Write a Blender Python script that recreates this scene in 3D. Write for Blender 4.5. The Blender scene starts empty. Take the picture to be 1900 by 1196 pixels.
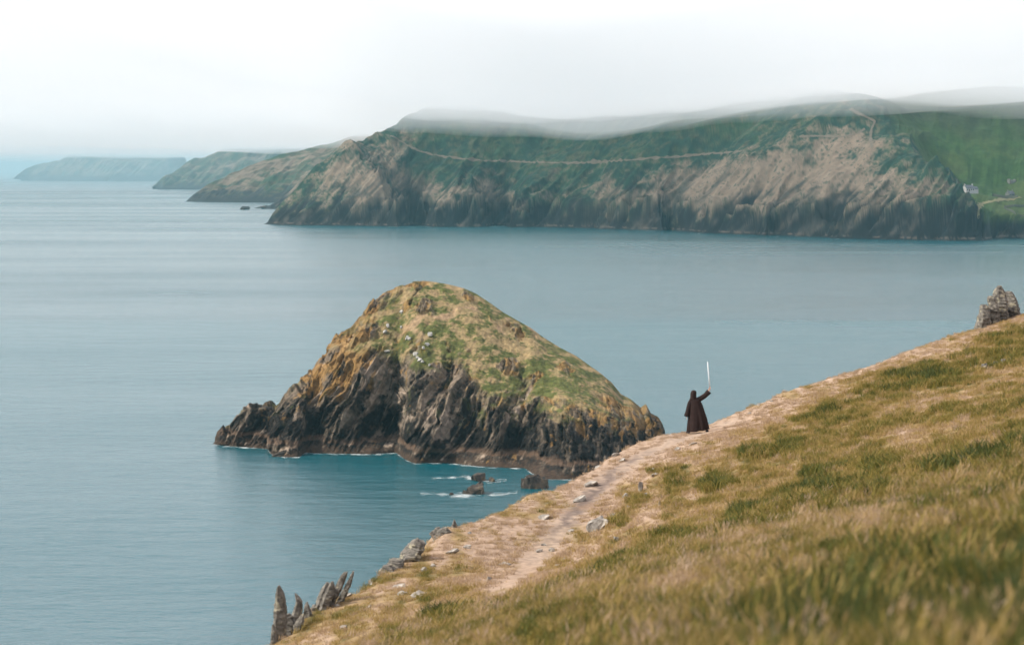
import bpy, bmesh, math, random
import numpy as np
from mathutils import Vector, Matrix, Euler

# ------------------------------------------------------------------ camera, sky, sun, exposure
S = bpy.context.scene
COL = S.collection
F, HZ, H = 4486.0, 309.0, 65.0            # focal length in photo pixels, horizon row, camera height over the sea

cam_d = bpy.data.cameras.new('camera')
cam = bpy.data.objects.new('camera', cam_d); COL.objects.link(cam)
cam.location = (0, 0, H); cam.rotation_euler = (math.radians(90), 0, 0)
cam_d.lens = 85; cam_d.sensor_width = 36; cam_d.shift_y = -(598 - HZ) / 1900
cam_d.clip_start = 0.1; cam_d.clip_end = 80000
cam_d.dof.use_dof = True; cam_d.dof.focus_distance = 120; cam_d.dof.aperture_fstop = 2.1
S.camera = cam

SUN_EL, SUN_AZ = math.radians(40), math.radians(-98)   # azimuth clockwise from +Y (view direction): behind-left
w = bpy.data.worlds.new('World'); S.world = w; w.use_nodes = True
nt = w.node_tree; N = nt.nodes; L = nt.links; N.clear()
out = N.new('ShaderNodeOutputWorld'); bg = N.new('ShaderNodeBackground'); bg.inputs['Strength'].default_value = 0.1
sky = N.new('ShaderNodeTexSky'); sky.sky_type = 'NISHITA'; sky.sun_disc = False
sky.sun_elevation = SUN_EL; sky.sun_rotation = SUN_AZ; sky.air_density = 1.0; sky.dust_density = 1.5
tc = N.new('ShaderNodeTexCoord'); mp = N.new('ShaderNodeMapping'); mp.inputs['Scale'].default_value = (1.6, 1.6, 5.0)
cn = N.new('ShaderNodeTexNoise'); cn.inputs['Scale'].default_value = 2.2; cn.inputs['Detail'].default_value = 6
cr = N.new('ShaderNodeMapRange'); cr.inputs[1].default_value = 0.30; cr.inputs[2].default_value = 0.62
cr.inputs[3].default_value = 0.45; cr.inputs[4].default_value = 1.0
mx = N.new('ShaderNodeMix'); mx.data_type = 'RGBA'; mx.inputs[7].default_value = (11.3, 10.6, 11.0, 1)
L.new(tc.outputs['Generated'], mp.inputs[0]); L.new(mp.outputs[0], cn.inputs['Vector'])
L.new(cn.outputs['Fac'], cr.inputs[0]); L.new(cr.outputs[0], mx.inputs[0]); L.new(sky.outputs[0], mx.inputs[6])
L.new(mx.outputs[2], bg.inputs[0]); L.new(bg.outputs[0], out.inputs[0])

sun_d = bpy.data.lights.new('sun', 'SUN'); sun_d.energy = 5.0; sun_d.angle = math.radians(3.0); sun_d.color = (1, 0.92, 0.80)
sun = bpy.data.objects.new('sun', sun_d); COL.objects.link(sun)
sdir = Vector((math.sin(SUN_AZ) * math.cos(SUN_EL), math.cos(SUN_AZ) * math.cos(SUN_EL), math.sin(SUN_EL)))
sun.rotation_euler = sdir.to_track_quat('Z', 'Y').to_euler(); sun.location = (-60, -60, 140)

S.view_settings.view_transform = 'Standard'; S.view_settings.look = 'None'
S.view_settings.exposure = 0.36; S.view_settings.gamma = 1.0; S.view_settings.use_curve_mapping = False
S.render.engine = 'CYCLES'
S.cycles.use_denoising = True; S.cycles.denoising_prefilter = 'ACCURATE'
try: S.cycles.denoiser = 'OPENIMAGEDENOISE'
except Exception: pass
S.cycles.max_bounces = 6; S.cycles.diffuse_bounces = 2; S.cycles.glossy_bounces = 2
S.cycles.volume_bounces = 4; S.cycles.transmission_bounces = 2; S.cycles.transparent_max_bounces = 8
S.cycles.sample_clamp_indirect = 4.0; S.cycles.caustics_reflective = False; S.cycles.caustics_refractive = False

# ------------------------------------------------------------------ helpers
def P(px, py, d): return np.array([(px - 950) / F * d, d, H - (py - HZ) / F * d])
def sea_pt(px, py): return P(px, py, H * F / (py - HZ))
def tag(o, label=None, cat=None, group=None, kind=None):
    if label: o['label'] = label
    if cat: o['category'] = cat
    if group: o['group'] = group
    if kind: o['kind'] = kind
    return o
def link(name, me, mat=None, parent=None):
    o = bpy.data.objects.new(name, me); COL.objects.link(o)
    if mat: me.materials.append(mat)
    if parent: o.parent = parent
    return o
def empty(name, loc=(0, 0, 0), rz=0):
    o = bpy.data.objects.new(name, None); COL.objects.link(o); o.location = loc; o.rotation_euler = (0, 0, rz); return o
def smooth(a, b, x):
    t = np.clip((x - a) / (b - a), 0, 1); return t * t * (3 - 2 * t)
def lerp(a, b, t): return a + (b - a) * t

_r = np.random.RandomState(7)
_perm = _r.permutation(256).astype(np.int64); _perm = np.concatenate([_perm, _perm, _perm])
_g = _r.normal(size=(256, 3)); _g /= np.linalg.norm(_g, axis=1)[:, None]
def perlin(x, y, z=0.0):
    x, y, z = np.broadcast_arrays(np.asarray(x, float), np.asarray(y, float), np.asarray(z, float))
    xi, yi, zi = np.floor(x).astype(np.int64), np.floor(y).astype(np.int64), np.floor(z).astype(np.int64)
    xf, yf, zf = x - xi, y - yi, z - zi
    xi &= 255; yi &= 255; zi &= 255
    u, v, ww = [f * f * f * (f * (f * 6 - 15) + 10) for f in (xf, yf, zf)]
    def gr(dx, dy, dz):
        g = _g[_perm[_perm[_perm[xi + dx] + yi + dy] + zi + dz]]
        return g[..., 0] * (xf - dx) + g[..., 1] * (yf - dy) + g[..., 2] * (zf - dz)
    a = lerp(lerp(gr(0, 0, 0), gr(1, 0, 0), u), lerp(gr(0, 1, 0), gr(1, 1, 0), u), v)
    b = lerp(lerp(gr(0, 0, 1), gr(1, 0, 1), u), lerp(gr(0, 1, 1), gr(1, 1, 1), u), v)
    return lerp(a, b, ww) * 1.5
def fbm(x, y, z=0.0, o=4, gain=0.5):
    r = 0; a = 1; s = 0
    for i in range(o):
        f = 2.03 ** i
        r = r + a * perlin(x * f + 17.3 * i, y * f + 5.1 * i, z * f + 9.7 * i); s += a; a *= gain
    return r / s * 1.3
def ridged(x, y, z=0.0, o=3, gain=0.55):
    r = 0; a = 1; s = 0
    for i in range(o):
        f = 2.1 ** i
        r = r + a * (1 - np.abs(perlin(x * f + 31.7 * i, y * f + 11.1 * i, z * f)) * 1.8); s += a; a *= gain
    return r / s
def mixc(c1, c2, t):
    return np.asarray(c1) * (1 - t[..., None]) + np.asarray(c2) * t[..., None]

def grid_mesh(name, V, col=None, flip=False, gain=0.60):
    n, m = V.shape[:2]
    me = bpy.data.meshes.new(name)
    me.vertices.add(n * m); me.vertices.foreach_set('co', np.ascontiguousarray(V, np.float32).ravel())
    idx = np.arange(n * m).reshape(n, m)
    q = np.stack([idx[:-1, :-1], idx[:-1, 1:], idx[1:, 1:], idx[1:, :-1]], -1).reshape(-1, 4)
    if flip: q = q[:, ::-1]
    me.loops.add(q.size); me.loops.foreach_set('vertex_index', np.ascontiguousarray(q, np.int32).ravel())
    me.polygons.add(len(q)); me.polygons.foreach_set('loop_start', np.arange(0, q.size, 4, dtype=np.int32))
    me.update(calc_edges=True); me.validate()
    if col is not None:
        a = me.color_attributes.new('col', 'FLOAT_COLOR', 'POINT')
        c = np.ones((n * m, 4), np.float32); c[:, :3] = np.clip(col.reshape(-1, 3) * gain, 0, 1); a.data.foreach_set('color', c.ravel())
    return me
def px_of(V): return 950 + V[..., 0] / V[..., 1] * F, HZ + (H - V[..., 2]) / V[..., 1] * F

# ------------------------------------------------------------------ materials
def new_mat(name):
    m = bpy.data.materials.new(name); m.use_nodes = True
    nt = m.node_tree; b = nt.nodes['Principled BSDF']; return m, nt, nt.nodes, nt.links, b
def land_mat(name, scale, var=0.35, bump=0.3, dist=1.0, rough=0.92, coord='Object'):
    m, nt, N, L, b = new_mat(name)
    at = N.new('ShaderNodeVertexColor'); at.layer_name = 'col'
    tc = N.new('ShaderNodeTexCoord')
    n1 = N.new('ShaderNodeTexNoise'); n1.inputs['Scale'].default_value = scale; n1.inputs['Detail'].default_value = 8; n1.inputs['Roughness'].default_value = 0.65
    L.new(tc.outputs[coord], n1.inputs['Vector'])
    mr = N.new('ShaderNodeMapRange'); mr.inputs[1].default_value = 0.3; mr.inputs[2].default_value = 0.7
    mr.inputs[3].default_value = 1 - var; mr.inputs[4].default_value = 1 + var
    L.new(n1.outputs['Fac'], mr.inputs[0])
    mu = N.new('ShaderNodeVectorMath'); mu.operation = 'SCALE'
    L.new(at.outputs['Color'], mu.inputs[0]); L.new(mr.outputs[0], mu.inputs['Scale'])
    L.new(mu.outputs[0], b.inputs['Base Color'])
    b.inputs['Roughness'].default_value = rough; b.inputs['Specular IOR Level'].default_value = 0.15
    bp = N.new('ShaderNodeBump'); bp.inputs['Strength'].default_value = bump; bp.inputs['Distance'].default_value = dist
    L.new(n1.outputs['Fac'], bp.inputs['Height']); L.new(bp.outputs[0], b.inputs['Normal'])
    return m
def plain(name, c, rough=0.8, var=0.15, scale=6.0, spec=0.25):
    m, nt, N, L, b = new_mat(name)
    tc = N.new('ShaderNodeTexCoord'); n1 = N.new('ShaderNodeTexNoise'); n1.inputs['Scale'].default_value = scale; n1.inputs['Detail'].default_value = 5
    L.new(tc.outputs['Object'], n1.inputs['Vector'])
    r = N.new('ShaderNodeMix'); r.data_type = 'RGBA'
    r.inputs[6].default_value = (*[x * (1 - var) for x in c], 1); r.inputs[7].default_value = (*[min(1, x * (1 + var)) for x in c], 1)
    L.new(n1.outputs['Fac'], r.inputs[0]); L.new(r.outputs[2], b.inputs['Base Color'])
    b.inputs['Roughness'].default_value = rough; b.inputs['Specular IOR Level'].default_value = spec
    return m
def stone_mat(name, dark, light, lichen, scale):
    m, nt, N, L, b = new_mat(name)
    tc = N.new('ShaderNodeTexCoord')
    n1 = N.new('ShaderNodeTexNoise'); n1.inputs['Scale'].default_value = scale; n1.inputs['Detail'].default_value = 8; n1.inputs['Roughness'].default_value = 0.7
    n2 = N.new('ShaderNodeTexNoise'); n2.inputs['Scale'].default_value = scale * 0.7; n2.inputs['Detail'].default_value = 4
    L.new(tc.outputs['Object'], n1.inputs['Vector']); L.new(tc.outputs['Object'], n2.inputs['Vector'])
    r = N.new('ShaderNodeValToRGB'); r.color_ramp.elements[0].position = 0.35; r.color_ramp.elements[1].position = 0.66
    r.color_ramp.elements[0].color = (*dark, 1); r.color_ramp.elements[1].color = (*light, 1)
    L.new(n1.outputs['Fac'], r.inputs[0])
    lr = N.new('ShaderNodeMapRange'); lr.inputs[1].default_value = 0.56; lr.inputs[2].default_value = 0.64; lr.inputs[4].default_value = 0.8
    L.new(n2.outputs['Fac'], lr.inputs[0])
    mx = N.new('ShaderNodeMix'); mx.data_type = 'RGBA'; mx.inputs[7].default_value = (*lichen, 1)
    L.new(lr.outputs[0], mx.inputs[0]); L.new(r.outputs[0], mx.inputs[6]); L.new(mx.outputs[2], b.inputs['Base Color'])
    b.inputs['Roughness'].default_value = 0.9; b.inputs['Specular IOR Level'].default_value = 0.2
    bp = N.new('ShaderNodeBump'); bp.inputs['Strength'].default_value = 0.7; bp.inputs['Distance'].default_value = 0.05
    L.new(n1.outputs['Fac'], bp.inputs['Height']); L.new(bp.outputs[0], b.inputs['Normal'])
    return m

# ------------------------------------------------------------------ sea
m, nt, N, L, b = new_mat('sea_water')
b.inputs['Base Color'].default_value = (0.001, 0.068, 0.088, 1); b.inputs['IOR'].default_value = 1.38
tc = N.new('ShaderNodeTexCoord')
def wave(scale, sx, sy, detail, rough=0.55):
    mp = N.new('ShaderNodeMapping'); mp.inputs['Scale'].default_value = (sx, sy, 1); mp.inputs['Rotation'].default_value = (0, 0, math.radians(8))
    n = N.new('ShaderNodeTexNoise'); n.inputs['Scale'].default_value = scale; n.inputs['Detail'].default_value = detail; n.inputs['Roughness'].default_value = rough
    L.new(tc.outputs['Object'], mp.inputs[0]); L.new(mp.outputs[0], n.inputs['Vector']); return n
w1 = wave(0.55, 0.5, 1.0, 5, 0.6); w3 = wave(0.11, 0.45, 1.0, 4, 0.6); w2 = wave(0.03, 0.35, 1.0, 4); sl = wave(0.0045, 0.5, 1.5, 4); sl2 = wave(0.0009, 0.5, 2.2, 3)
# slicks: smoother and rougher patches of water
ad = N.new('ShaderNodeMath'); ad.operation = 'ADD'; L.new(sl.outputs['Fac'], ad.inputs[0]); L.new(sl2.outputs['Fac'], ad.inputs[1])
mr = N.new('ShaderNodeMapRange'); mr.inputs[1].default_value = 0.80; mr.inputs[2].default_value = 1.2; mr.inputs[3].default_value = 0.75; mr.inputs[4].default_value = 1.0
L.new(ad.outputs[0], mr.inputs[0])
b1 = N.new('ShaderNodeBump'); b1.inputs['Distance'].default_value = 0.42; L.new(w1.outputs['Fac'], b1.inputs['Height']); L.new(mr.outputs[0], b1.inputs['Strength'])
b2 = N.new('ShaderNodeBump'); b2.inputs['Distance'].default_value = 0.9; b2.inputs['Strength'].default_value = 0.5; L.new(w2.outputs['Fac'], b2.inputs['Height'])
b3 = N.new('ShaderNodeBump'); b3.inputs['Distance'].default_value = 1.1; L.new(w3.outputs['Fac'], b3.inputs['Height']); L.new(mr.outputs[0], b3.inputs['Strength'])
L.new(b1.outputs[0], b3.inputs['Normal']); L.new(b3.outputs[0], b2.inputs['Normal']); L.new(b2.outputs[0], b.inputs['Normal'])
rr = N.new('ShaderNodeMapRange'); rr.inputs[1].default_value = 0.75; rr.inputs[2].default_value = 1.0; rr.inputs[3].default_value = 0.18; rr.inputs[4].default_value = 0.28
L.new(mr.outputs[0], rr.inputs[0]); L.new(rr.outputs[0], b.inputs['Roughness'])
SEA_MAT = m
bm = bmesh.new()
vs = [bm.verts.new(v) for v in ((-20000, -800, 0), (20000, -800, 0), (20000, 30000, 0), (-20000, 30000, 0))]
bm.faces.new(vs); me = bpy.data.meshes.new('sea'); bm.to_mesh(me); bm.free()
tag(link('sea', me, SEA_MAT), 'calm pale teal sea filling the bay', kind='structure')

# ------------------------------------------------------------------ far headlands (ridge line + waterline sheets)
FAR_MAT = land_mat('far_hill', 0.02, var=0.25, bump=0.5, dist=4.0)
def sheet_land(name, label, ridge, front, back, nx, ntf, amp, colf, prof=None, seed=0, strata=None):
    R = np.array([P(*r) for r in ridge]); Fp = np.array([sea_pt(*f) for f in front])
    xs = np.linspace(R[0, 0], R[-1, 0], nx)
    zr = np.interp(xs, R[:, 0], R[:, 2]); yr = np.interp(xs, R[:, 0], R[:, 1]); yf = np.interp(xs, Fp[:, 0], Fp[:, 1])
    t = np.concatenate([np.linspace(-0.04, 1, ntf), 1 + np.linspace(0.06, 1, 12)])
    X, T = np.meshgrid(xs, t, indexing='ij')
    tf = np.clip(T, 0, 1); g = prof(tf) if prof else tf ** 0.8
    Y = np.where(T <= 1, yf[:, None] + (yr - yf)[:, None] * T, yr[:, None] + back * (T - 1))
    Z = np.where(T <= 1, zr[:, None] * g, zr[:, None] * (1 - (T - 1) ** 1.3)) + np.minimum(T, 0) * 60
    X2, Y2, Z2 = strata(X, Y, Z, T, zr, seed)
    V = np.stack([X2, Y2, np.maximum(Z2, -2)], -1)
    me = grid_mesh(name, V, colf(V, T))
    return tag(link(name, me, FAR_MAT), label, kind='structure')
def far_strata(a):
    def f(X, Y, Z, T, zr, seed):
        th = math.radians(58); u = X * math.sin(th) - Z * math.cos(th); v = X * math.cos(th) + Z * math.sin(th)
        lf = fbm(X / (a * 9) + seed, Y / (a * 9), Z / (a * 9), 4)
        rb = ridged(u / (a * 3) + seed, v / (a * 14), 0, 3) - 0.5
        edge = smooth(0, 0.25, T) * (1 - 0.55 * smooth(0.5, 1, T))
        d = a * (1.5 * rb + 1.5 * lf) * edge
        return X, Y - d * 1.2, Z + d * 0.55
    return f
GREEN = (0.050, 0.105, 0.055); DKGREEN = (0.022, 0.066, 0.045); TAN = (0.30, 0.235, 0.175); ROCK = (0.050, 0.050, 0.050); HEATH = (0.14, 0.12, 0.075)
def far_col(gmix, rockz):
    def f(V, T):
        x, y, z = V[..., 0], V[..., 1], V[..., 2]
        n = fbm(x / 60, y / 60, z / 40, 5); n2 = fbm(x / 18 + 9, y / 18, z / 12, 4)
        th = math.radians(58); u = x * math.sin(th) - z * math.cos(th)
        rb = ridged(u / 14, z / 60, y / 60, 3)
        c = mixc(TAN, GREEN, smooth(-0.25, 0.25, n + n2 * 0.5 + gmix))
        c = mixc(c, HEATH, smooth(-0.1, 0.4, n2))
        rk = smooth(rockz + 12, rockz - 8, z + n2 * 22 + (rb - 0.5) * 30)
        c = mixc(c, ROCK, rk); return c
    return f
sheet_land('far_island', 'hazy blue island with flat cloud-cut top on the left horizon',
    [(24, 334, 11150), (45, 317, 11300), (80, 301, 11400), (110, 297, 11400), (125, 287, 11400), (160, 278, 11400), (240, 277, 11500), (318, 283, 11400), (327, 287, 11400), (333, 281, 11400), (337, 290, 11400), (341, 289, 11400), (344, 303, 11400), (352, 334, 11150)],
    [(24, 334.5), (60, 335), (200, 336), (300, 335), (352, 334)], 300, 320, 60, 16, far_col(-0.05, 25), strata=far_strata(26), seed=3)
sheet_land('hill', 'rounded hazy headland running down to the sea behind nearer spurs',
    [(282, 350, 7020), (300, 336, 7120), (320, 320, 7200), (345, 302, 7250), (362, 293, 7280), (380, 292, 7300), (400, 284, 7320), (425, 266, 7350), (460, 245, 7400), (560, 215, 7400), (960, 190, 7400)],
    [(282, 350.3), (300, 351), (420, 351), (960, 351)], 400, 300, 70, 14, far_col(0.15, 14), strata=far_strata(17), seed=11)
sheet_land('hill', 'middle headland with tan top edge and dark green flank',
    [(344, 374, 4500), (360, 362, 4560), (380, 348, 4600), (420, 327, 4650), (470, 305, 4680), (520, 288, 4700), (580, 274, 4720), (640, 258, 4750), (700, 240, 4750), (1000, 205, 4750)],
    [(344, 374.2), (380, 375), (480, 376), (640, 377), (1000, 377)], 260, 320, 90, 11, far_col(0.0, 22), strata=far_strata(10), seed=23)
sheet_land('hill', 'narrow brown spur just behind the left end of the main headland',
    [(484, 388, 3700), (505, 380, 3740), (530, 361, 3760), (560, 333, 3790), (600, 306, 3820), (640, 285, 3840), (680, 262, 3860), (720, 244, 3880), (1000, 205, 3880)],
    [(484, 387.6), (540, 388), (640, 388), (1000, 388)], 180, 320, 90, 9, far_col(-0.15, 26), strata=far_strata(8), seed=37)

# ------------------------------------------------------------------ main headland (distance-to-shore heightfield)
shore_px = [(488, 415.5), (515, 417), (560, 418), (640, 419), (715, 420), (738, 420.5), (755, 419), (767, 416.8), (778, 418), (792, 420), (804, 421), (890, 421), (904, 420.8), (920, 418), (932, 418.5), (946, 421.5), (1010, 421.5), (1045, 422), (1110, 424.5), (1200, 426.5), (1230, 428), (1238, 426.5), (1300, 432), (1420, 437), (1440, 436.5), (1550, 442), (1680, 445), (1760, 446.5), (1826, 446.5), (1838, 445), (1850, 442.5), (1862, 442), (1880, 442), (1960, 441), (2200, 440), (3600, 436)]
SHORE = np.array([sea_pt(*p)[:2] for p in shore_px])
BACKS = np.array([(3000.0, 5600.0), (1200.0, 5200.0), (500, 4300.0), (150, 3650), (-60, 3170)])
POLY = np.concatenate([SHORE, BACKS])
def seg_dist(x, y, A, closed=True, cnt=None):
    d = np.full(x.shape, 1e9); inside = np.zeros(x.shape, bool)
    n = len(A)
    for i in range(n if closed else n - 1):
        a, c = A[i], A[(i + 1) % n]; e = c - a
        t = np.clip(((x - a[0]) * e[0] + (y - a[1]) * e[1]) / (e @ e), 0, 1)
        d = np.minimum(d, np.hypot(x - a[0] - t * e[0], y - a[1] - t * e[1]))
        if closed:
            cross = ((a[1] > y) != (c[1] > y)) & (x < (c[0] - a[0]) * (y - a[1]) / (c[1] - a[1] + 1e-12) + a[0])
            inside ^= cross
    return np.where(inside, d, -d) if closed else d
SPUR = np.array([P(1812, 446, 2116)[:2], P(1700, 345, 2215)[:2], P(1630, 285, 2290)[:2], P(1618, 225, 2350)[:2], P(1560, 190, 2450)[:2], P(1500, 150, 2700)[:2]])
def head_h(x, y, raw=False):
    sd = seg_dist(x, y, POLY)
    xs = np.interp(y, SPUR[:, 1], SPUR[:, 0])
    right = smooth(-18, 75, x - xs)
    slope = lerp(0.88, 0.36, right)
    tip = smooth(-290, -130, x)
    cl = lerp(24, 17, right) * lerp(0.22, 1, tip)                                  # cliff height
    n1 = fbm(x / 90, y / 90, 0, 4); n2 = fbm(x / 25 + 4, y / 25, 0, 4)
    z0 = np.where(sd < 0, sd * 2, cl * smooth(-2, 17, sd) + slope * np.maximum(sd - 6, 0))
    th = math.radians(46); u = x * math.sin(th) - z0 * math.cos(th); v = x * math.cos(th) + z0 * math.sin(th)
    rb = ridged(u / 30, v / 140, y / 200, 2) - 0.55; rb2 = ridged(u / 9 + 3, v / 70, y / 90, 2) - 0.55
    fade = (1 - 0.80 * smooth(30, 95, z0)) * (1 - 0.6 * right * smooth(8, 22, z0))
    sd2 = sd + (24 * rb + 11 * rb2 + 5 * n2) * fade * lerp(0.35, 1, tip) * smooth(-2, 8, sd) + 12 * n1 * smooth(20, 90, sd) + 26 * (ridged((0.8 * x - 0.6 * y) / 150 + 0.25 * n1 + 0.6, sd / 500, 0, 2) - 0.55) * smooth(4, 50, sd) * (1 - 0.8 * right)
    cl = cl * (1 + 0.35 * n1 * 1.5)
    z = np.where(sd2 < 0, sd2 * 1.2, cl * smooth(-1, 15, sd2) + slope * np.maximum(sd2 - 6, 0) + 0.30 * right * np.maximum(sd2 - 100, 0))
    z = z + 1.6 * n2 * smooth(20, 60, sd)
    z = np.where(z > 118, 118 + 36 * (1 - np.exp(-(z - 118) * 0.8 / 36)), z)
    return (z, sd, right, rb2, n1, n2) if raw else z
cols = np.linspace(474, 2060, 1340)
run = np.concatenate([np.linspace(-6, 46, 62), np.linspace(47.2, 150, 80), np.linspace(153, 300, 45), np.linspace(310, 900, 26)])
ys0 = np.interp(cols, [p[0] for p in shore_px], SHORE[:, 1]); ys0 = np.convolve(np.pad(ys0, 6, 'edge'), np.ones(13) / 13, 'valid')
Y = ys0[:, None] - 10 + run[None, :] * 1.0
X = (cols[:, None] - 950) / F * Y
Z, sd, right, rb2, n1, n2 = head_h(X, Y, True)
V = np.stack([X, Y, np.maximum(Z, -2)], -1)
pxm, pym = px_of(V)
nC = fbm(X / 4.5 + 1, Y / 6, Z / 4, 3); nA = fbm(X / 45 + 2, Y / 45, Z / 30, 5); nB = fbm(X / 12 + 7, Y / 12, Z / 9, 4)
th = math.radians(46); us = X * math.sin(th) - Z * math.cos(th)
strk = fbm(us / 7, (X * math.cos(th) + Z * math.sin(th)) / 60, 0, 4)
def blob(cx, cy, rx, ry): return np.exp(-(((pxm - cx) / rx) ** 2 + ((pym - cy) / ry) ** 2))
tan = 0.05 + 0.75 * blob(690, 330, 110, 90) + 0.9 * blob(1440, 330, 170, 60) + 0.6 * blob(1560, 270, 70, 50) + 0.45 * blob(870, 370, 120, 40) + 0.5 * blob(1250, 360, 150, 45) + 0.55 * blob(1650, 370, 90, 45) - 0.6 * blob(1050, 250, 260, 45) - 0.5 * blob(800, 318, 60, 22) - 0.35 * blob(1330, 250, 80, 30)
tanf = smooth(0.15, 0.75, tan + 0.65 * nA + 0.16 * strk + 0.45 * nB + 0.45 * nC)
c = mixc(DKGREEN, GREEN, smooth(-0.3, 0.4, nA + nB))
c = mixc(c, HEATH, 0.55 * smooth(-0.1, 0.5, nB + strk * 0.3 + 0.5 * nC)) * (1 + 0.5 * np.clip(nC, -1, 1))[..., None]
c = mixc(c, TAN, tanf)
c = mixc(c, (0.38, 0.30, 0.23), tanf * smooth(0.15, 0.6, nB + nC))
c = mixc(c, (0.035, 0.055, 0.035), 0.8 * smooth(0.22, 0.5, nC + 0.5 * nB))
fld = smooth(0.25, 0.5, right + 0.06 * nB)
gcol = mixc((0.065, 0.135, 0.035), (0.105, 0.155, 0.045), smooth(-0.2, 0.4, nA + smooth(60, 20, Z) * 0.4))
gcol = mixc(gcol, (0.060, 0.085, 0.045), smooth(75, 130, Z + 25 * nA))
c = mixc(c, gcol * 0.85, fld)
rk = smooth(40, 14, Z + 18 * nA + 14 * nB + rb2 * 34 - 8 * blob(1650, 420, 200, 40)) ; rk = np.maximum(rk, 0.9 * np.maximum(blob(768, 370, 22, 45), blob(932, 385, 14, 35))); rk = np.maximum(rk, smooth(0.3, 0.6, strk + nB * 0.6) * smooth(70, 25, Z) * (1 - fld) * 0.8)  # low cliff rock, plus gully shade painted in with the same dark colour
crk_shade = smooth(0.62, 0.9, ridged(us / 12 + 1, (X * math.cos(th) + Z * math.sin(th)) / 70, Y / 150, 2)) * smooth(75, 45, Z + 15 * nA) * (1 - fld)
c = mixc(c, (0.030, 0.040, 0.036), 0.75 * crk_shade)  # crevice shade painted into the slope colour
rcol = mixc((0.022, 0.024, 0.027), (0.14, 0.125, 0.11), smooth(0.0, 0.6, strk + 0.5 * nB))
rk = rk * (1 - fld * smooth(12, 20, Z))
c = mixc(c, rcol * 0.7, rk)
c = mixc(c, (0.25, 0.20, 0.16), smooth(3.0, 2.2, Z) * smooth(1.0, 1.7, Z) * 0.6 * smooth(-0.2, 0.3, nB + nC))
HEAD_MAT = land_mat('headland_turf', 0.12, var=0.3, bump=0.6, dist=1.5)
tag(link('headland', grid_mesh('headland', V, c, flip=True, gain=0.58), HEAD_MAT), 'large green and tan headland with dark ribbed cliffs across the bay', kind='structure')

def head_hit(pts, d0=1990.0, d1=3100.0, n=1400):
    out = []
    ds = np.linspace(d0, d1, n)
    for px, py in pts:
        x = (px - 950) / F * ds; z = H - (py - HZ) / F * ds
        hh = head_h(x, ds); k = np.argmax((hh > z) & (hh > 0.5))
        out.append((x[k], ds[k], hh[k]))
    return np.array(out)
def dense(pts):
    A = np.array(pts, float); s = np.r_[0, np.cumsum(np.hypot(*np.diff(A, axis=0).T))]; q = np.linspace(0, s[-1], max(6, int(s[-1] / 4)))
    return np.stack([np.interp(q, s, A[:, 0]), np.interp(q, s, A[:, 1])], -1)
def ribbon(name, label, pts, width, mat, lift=0.5, kind='structure', cat=None):
    C = head_hit(dense(pts))
    seg = np.r_[0, np.cumsum(np.linalg.norm(np.diff(C[:, :2], axis=0), axis=1))]
    s = np.linspace(0, seg[-1], max(12, int(seg[-1] / 2)))
    cx, cy = np.interp(s, seg, C[:, 0]), np.interp(s, seg, C[:, 1])
    k = np.ones(3) / 3
    cx = np.convolve(np.pad(cx, 1, 'edge'), k, 'valid'); cy = np.convolve(np.pad(cy, 1, 'edge'), k, 'valid')
    tx, ty = np.gradient(cx), np.gradient(cy); l = np.hypot(tx, ty) + 1e-9
    nx_, ny_ = -ty / l, tx / l
    wv = width * np.clip(0.75 + 1.1 * fbm(s / 12, 0 * s + 3, 0, 4), 0.05, 1.5)
    o = np.linspace(-0.5, 0.5, 5)
    Xr = cx[:, None] + nx_[:, None] * o * wv[:, None]; Yr = cy[:, None] + ny_[:, None] * o * wv[:, None]
    Zr = head_h(Xr, Yr) + lift
    ob = link(name, grid_mesh(name, np.stack([Xr, Yr, Zr], -1)), mat)
    return tag(ob, label, cat, kind=kind)
ROAD_MAT = plain('road_bank', (0.13, 0.112, 0.085), 0.95, 0.3, 0.2)
ribbon('road', 'thin tan road cut across the green headland slope', [(724, 252), (742, 262), (762, 274), (782, 283), (815, 290), (850, 295), (900, 299), (960, 301), (1020, 303), (1075, 303.5), (1120, 301), (1160, 298.5), (1210, 295), (1260, 292), (1320, 286), (1375, 282)], 2.6, ROAD_MAT)
ribbon('path', 'tan footpath over the crest of the right spur', [(1577, 203), (1592, 212), (1608, 219), (1624, 226), (1617, 240), (1615, 256), (1618, 275)], 3.2, ROAD_MAT)
ribbon('path', 'faint level track below the crest of the right spur', [(1482, 255), (1505, 254), (1530, 254), (1555, 255), (1575, 254), (1592, 248), (1606, 240)], 2.4, ROAD_MAT)
ribbon('path', 'pale track curving below the white cottage', [(1812, 383), (1816, 381.5), (1828, 377), (1842, 374), (1858, 371), (1876, 371), (1895, 367)], 5.5, plain('track_soil', (0.17, 0.16, 0.085), 0.95, 0.2, 0.2))

def field_wall(label, pts, hgt=1.8, thick=1.4):
    C = head_hit(pts); seg = np.r_[0, np.cumsum(np.linalg.norm(np.diff(C[:, :2], axis=0), axis=1))]
    s = np.linspace(0, seg[-1], max(8, int(seg[-1] / 3)))
    cx, cy = np.interp(s, seg, C[:, 0]), np.interp(s, seg, C[:, 1])
    tx, ty = np.gradient(cx), np.gradient(cy); l = np.hypot(tx, ty) + 1e-9
    nx_, ny_ = -ty / l, tx / l
    zz = head_h(cx, cy); hh = hgt * (1 + 0.3 * fbm(s / 5, s * 0, 0, 3))
    prof = [(-1.0, -0.6), (-0.6, 1.0), (0.6, 1.0), (1.0, -0.6)]
    V = np.stack([np.stack([cx + nx_ * a * thick / 2, cy + ny_ * a * thick / 2, zz + bb * hh], -1) for a, bb in prof], 1)
    o = link('field_wall', grid_mesh('field_wall', V), WALL_MAT)
    return tag(o, label, 'field wall', 'dry stone field walls on the far hillside')
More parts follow.
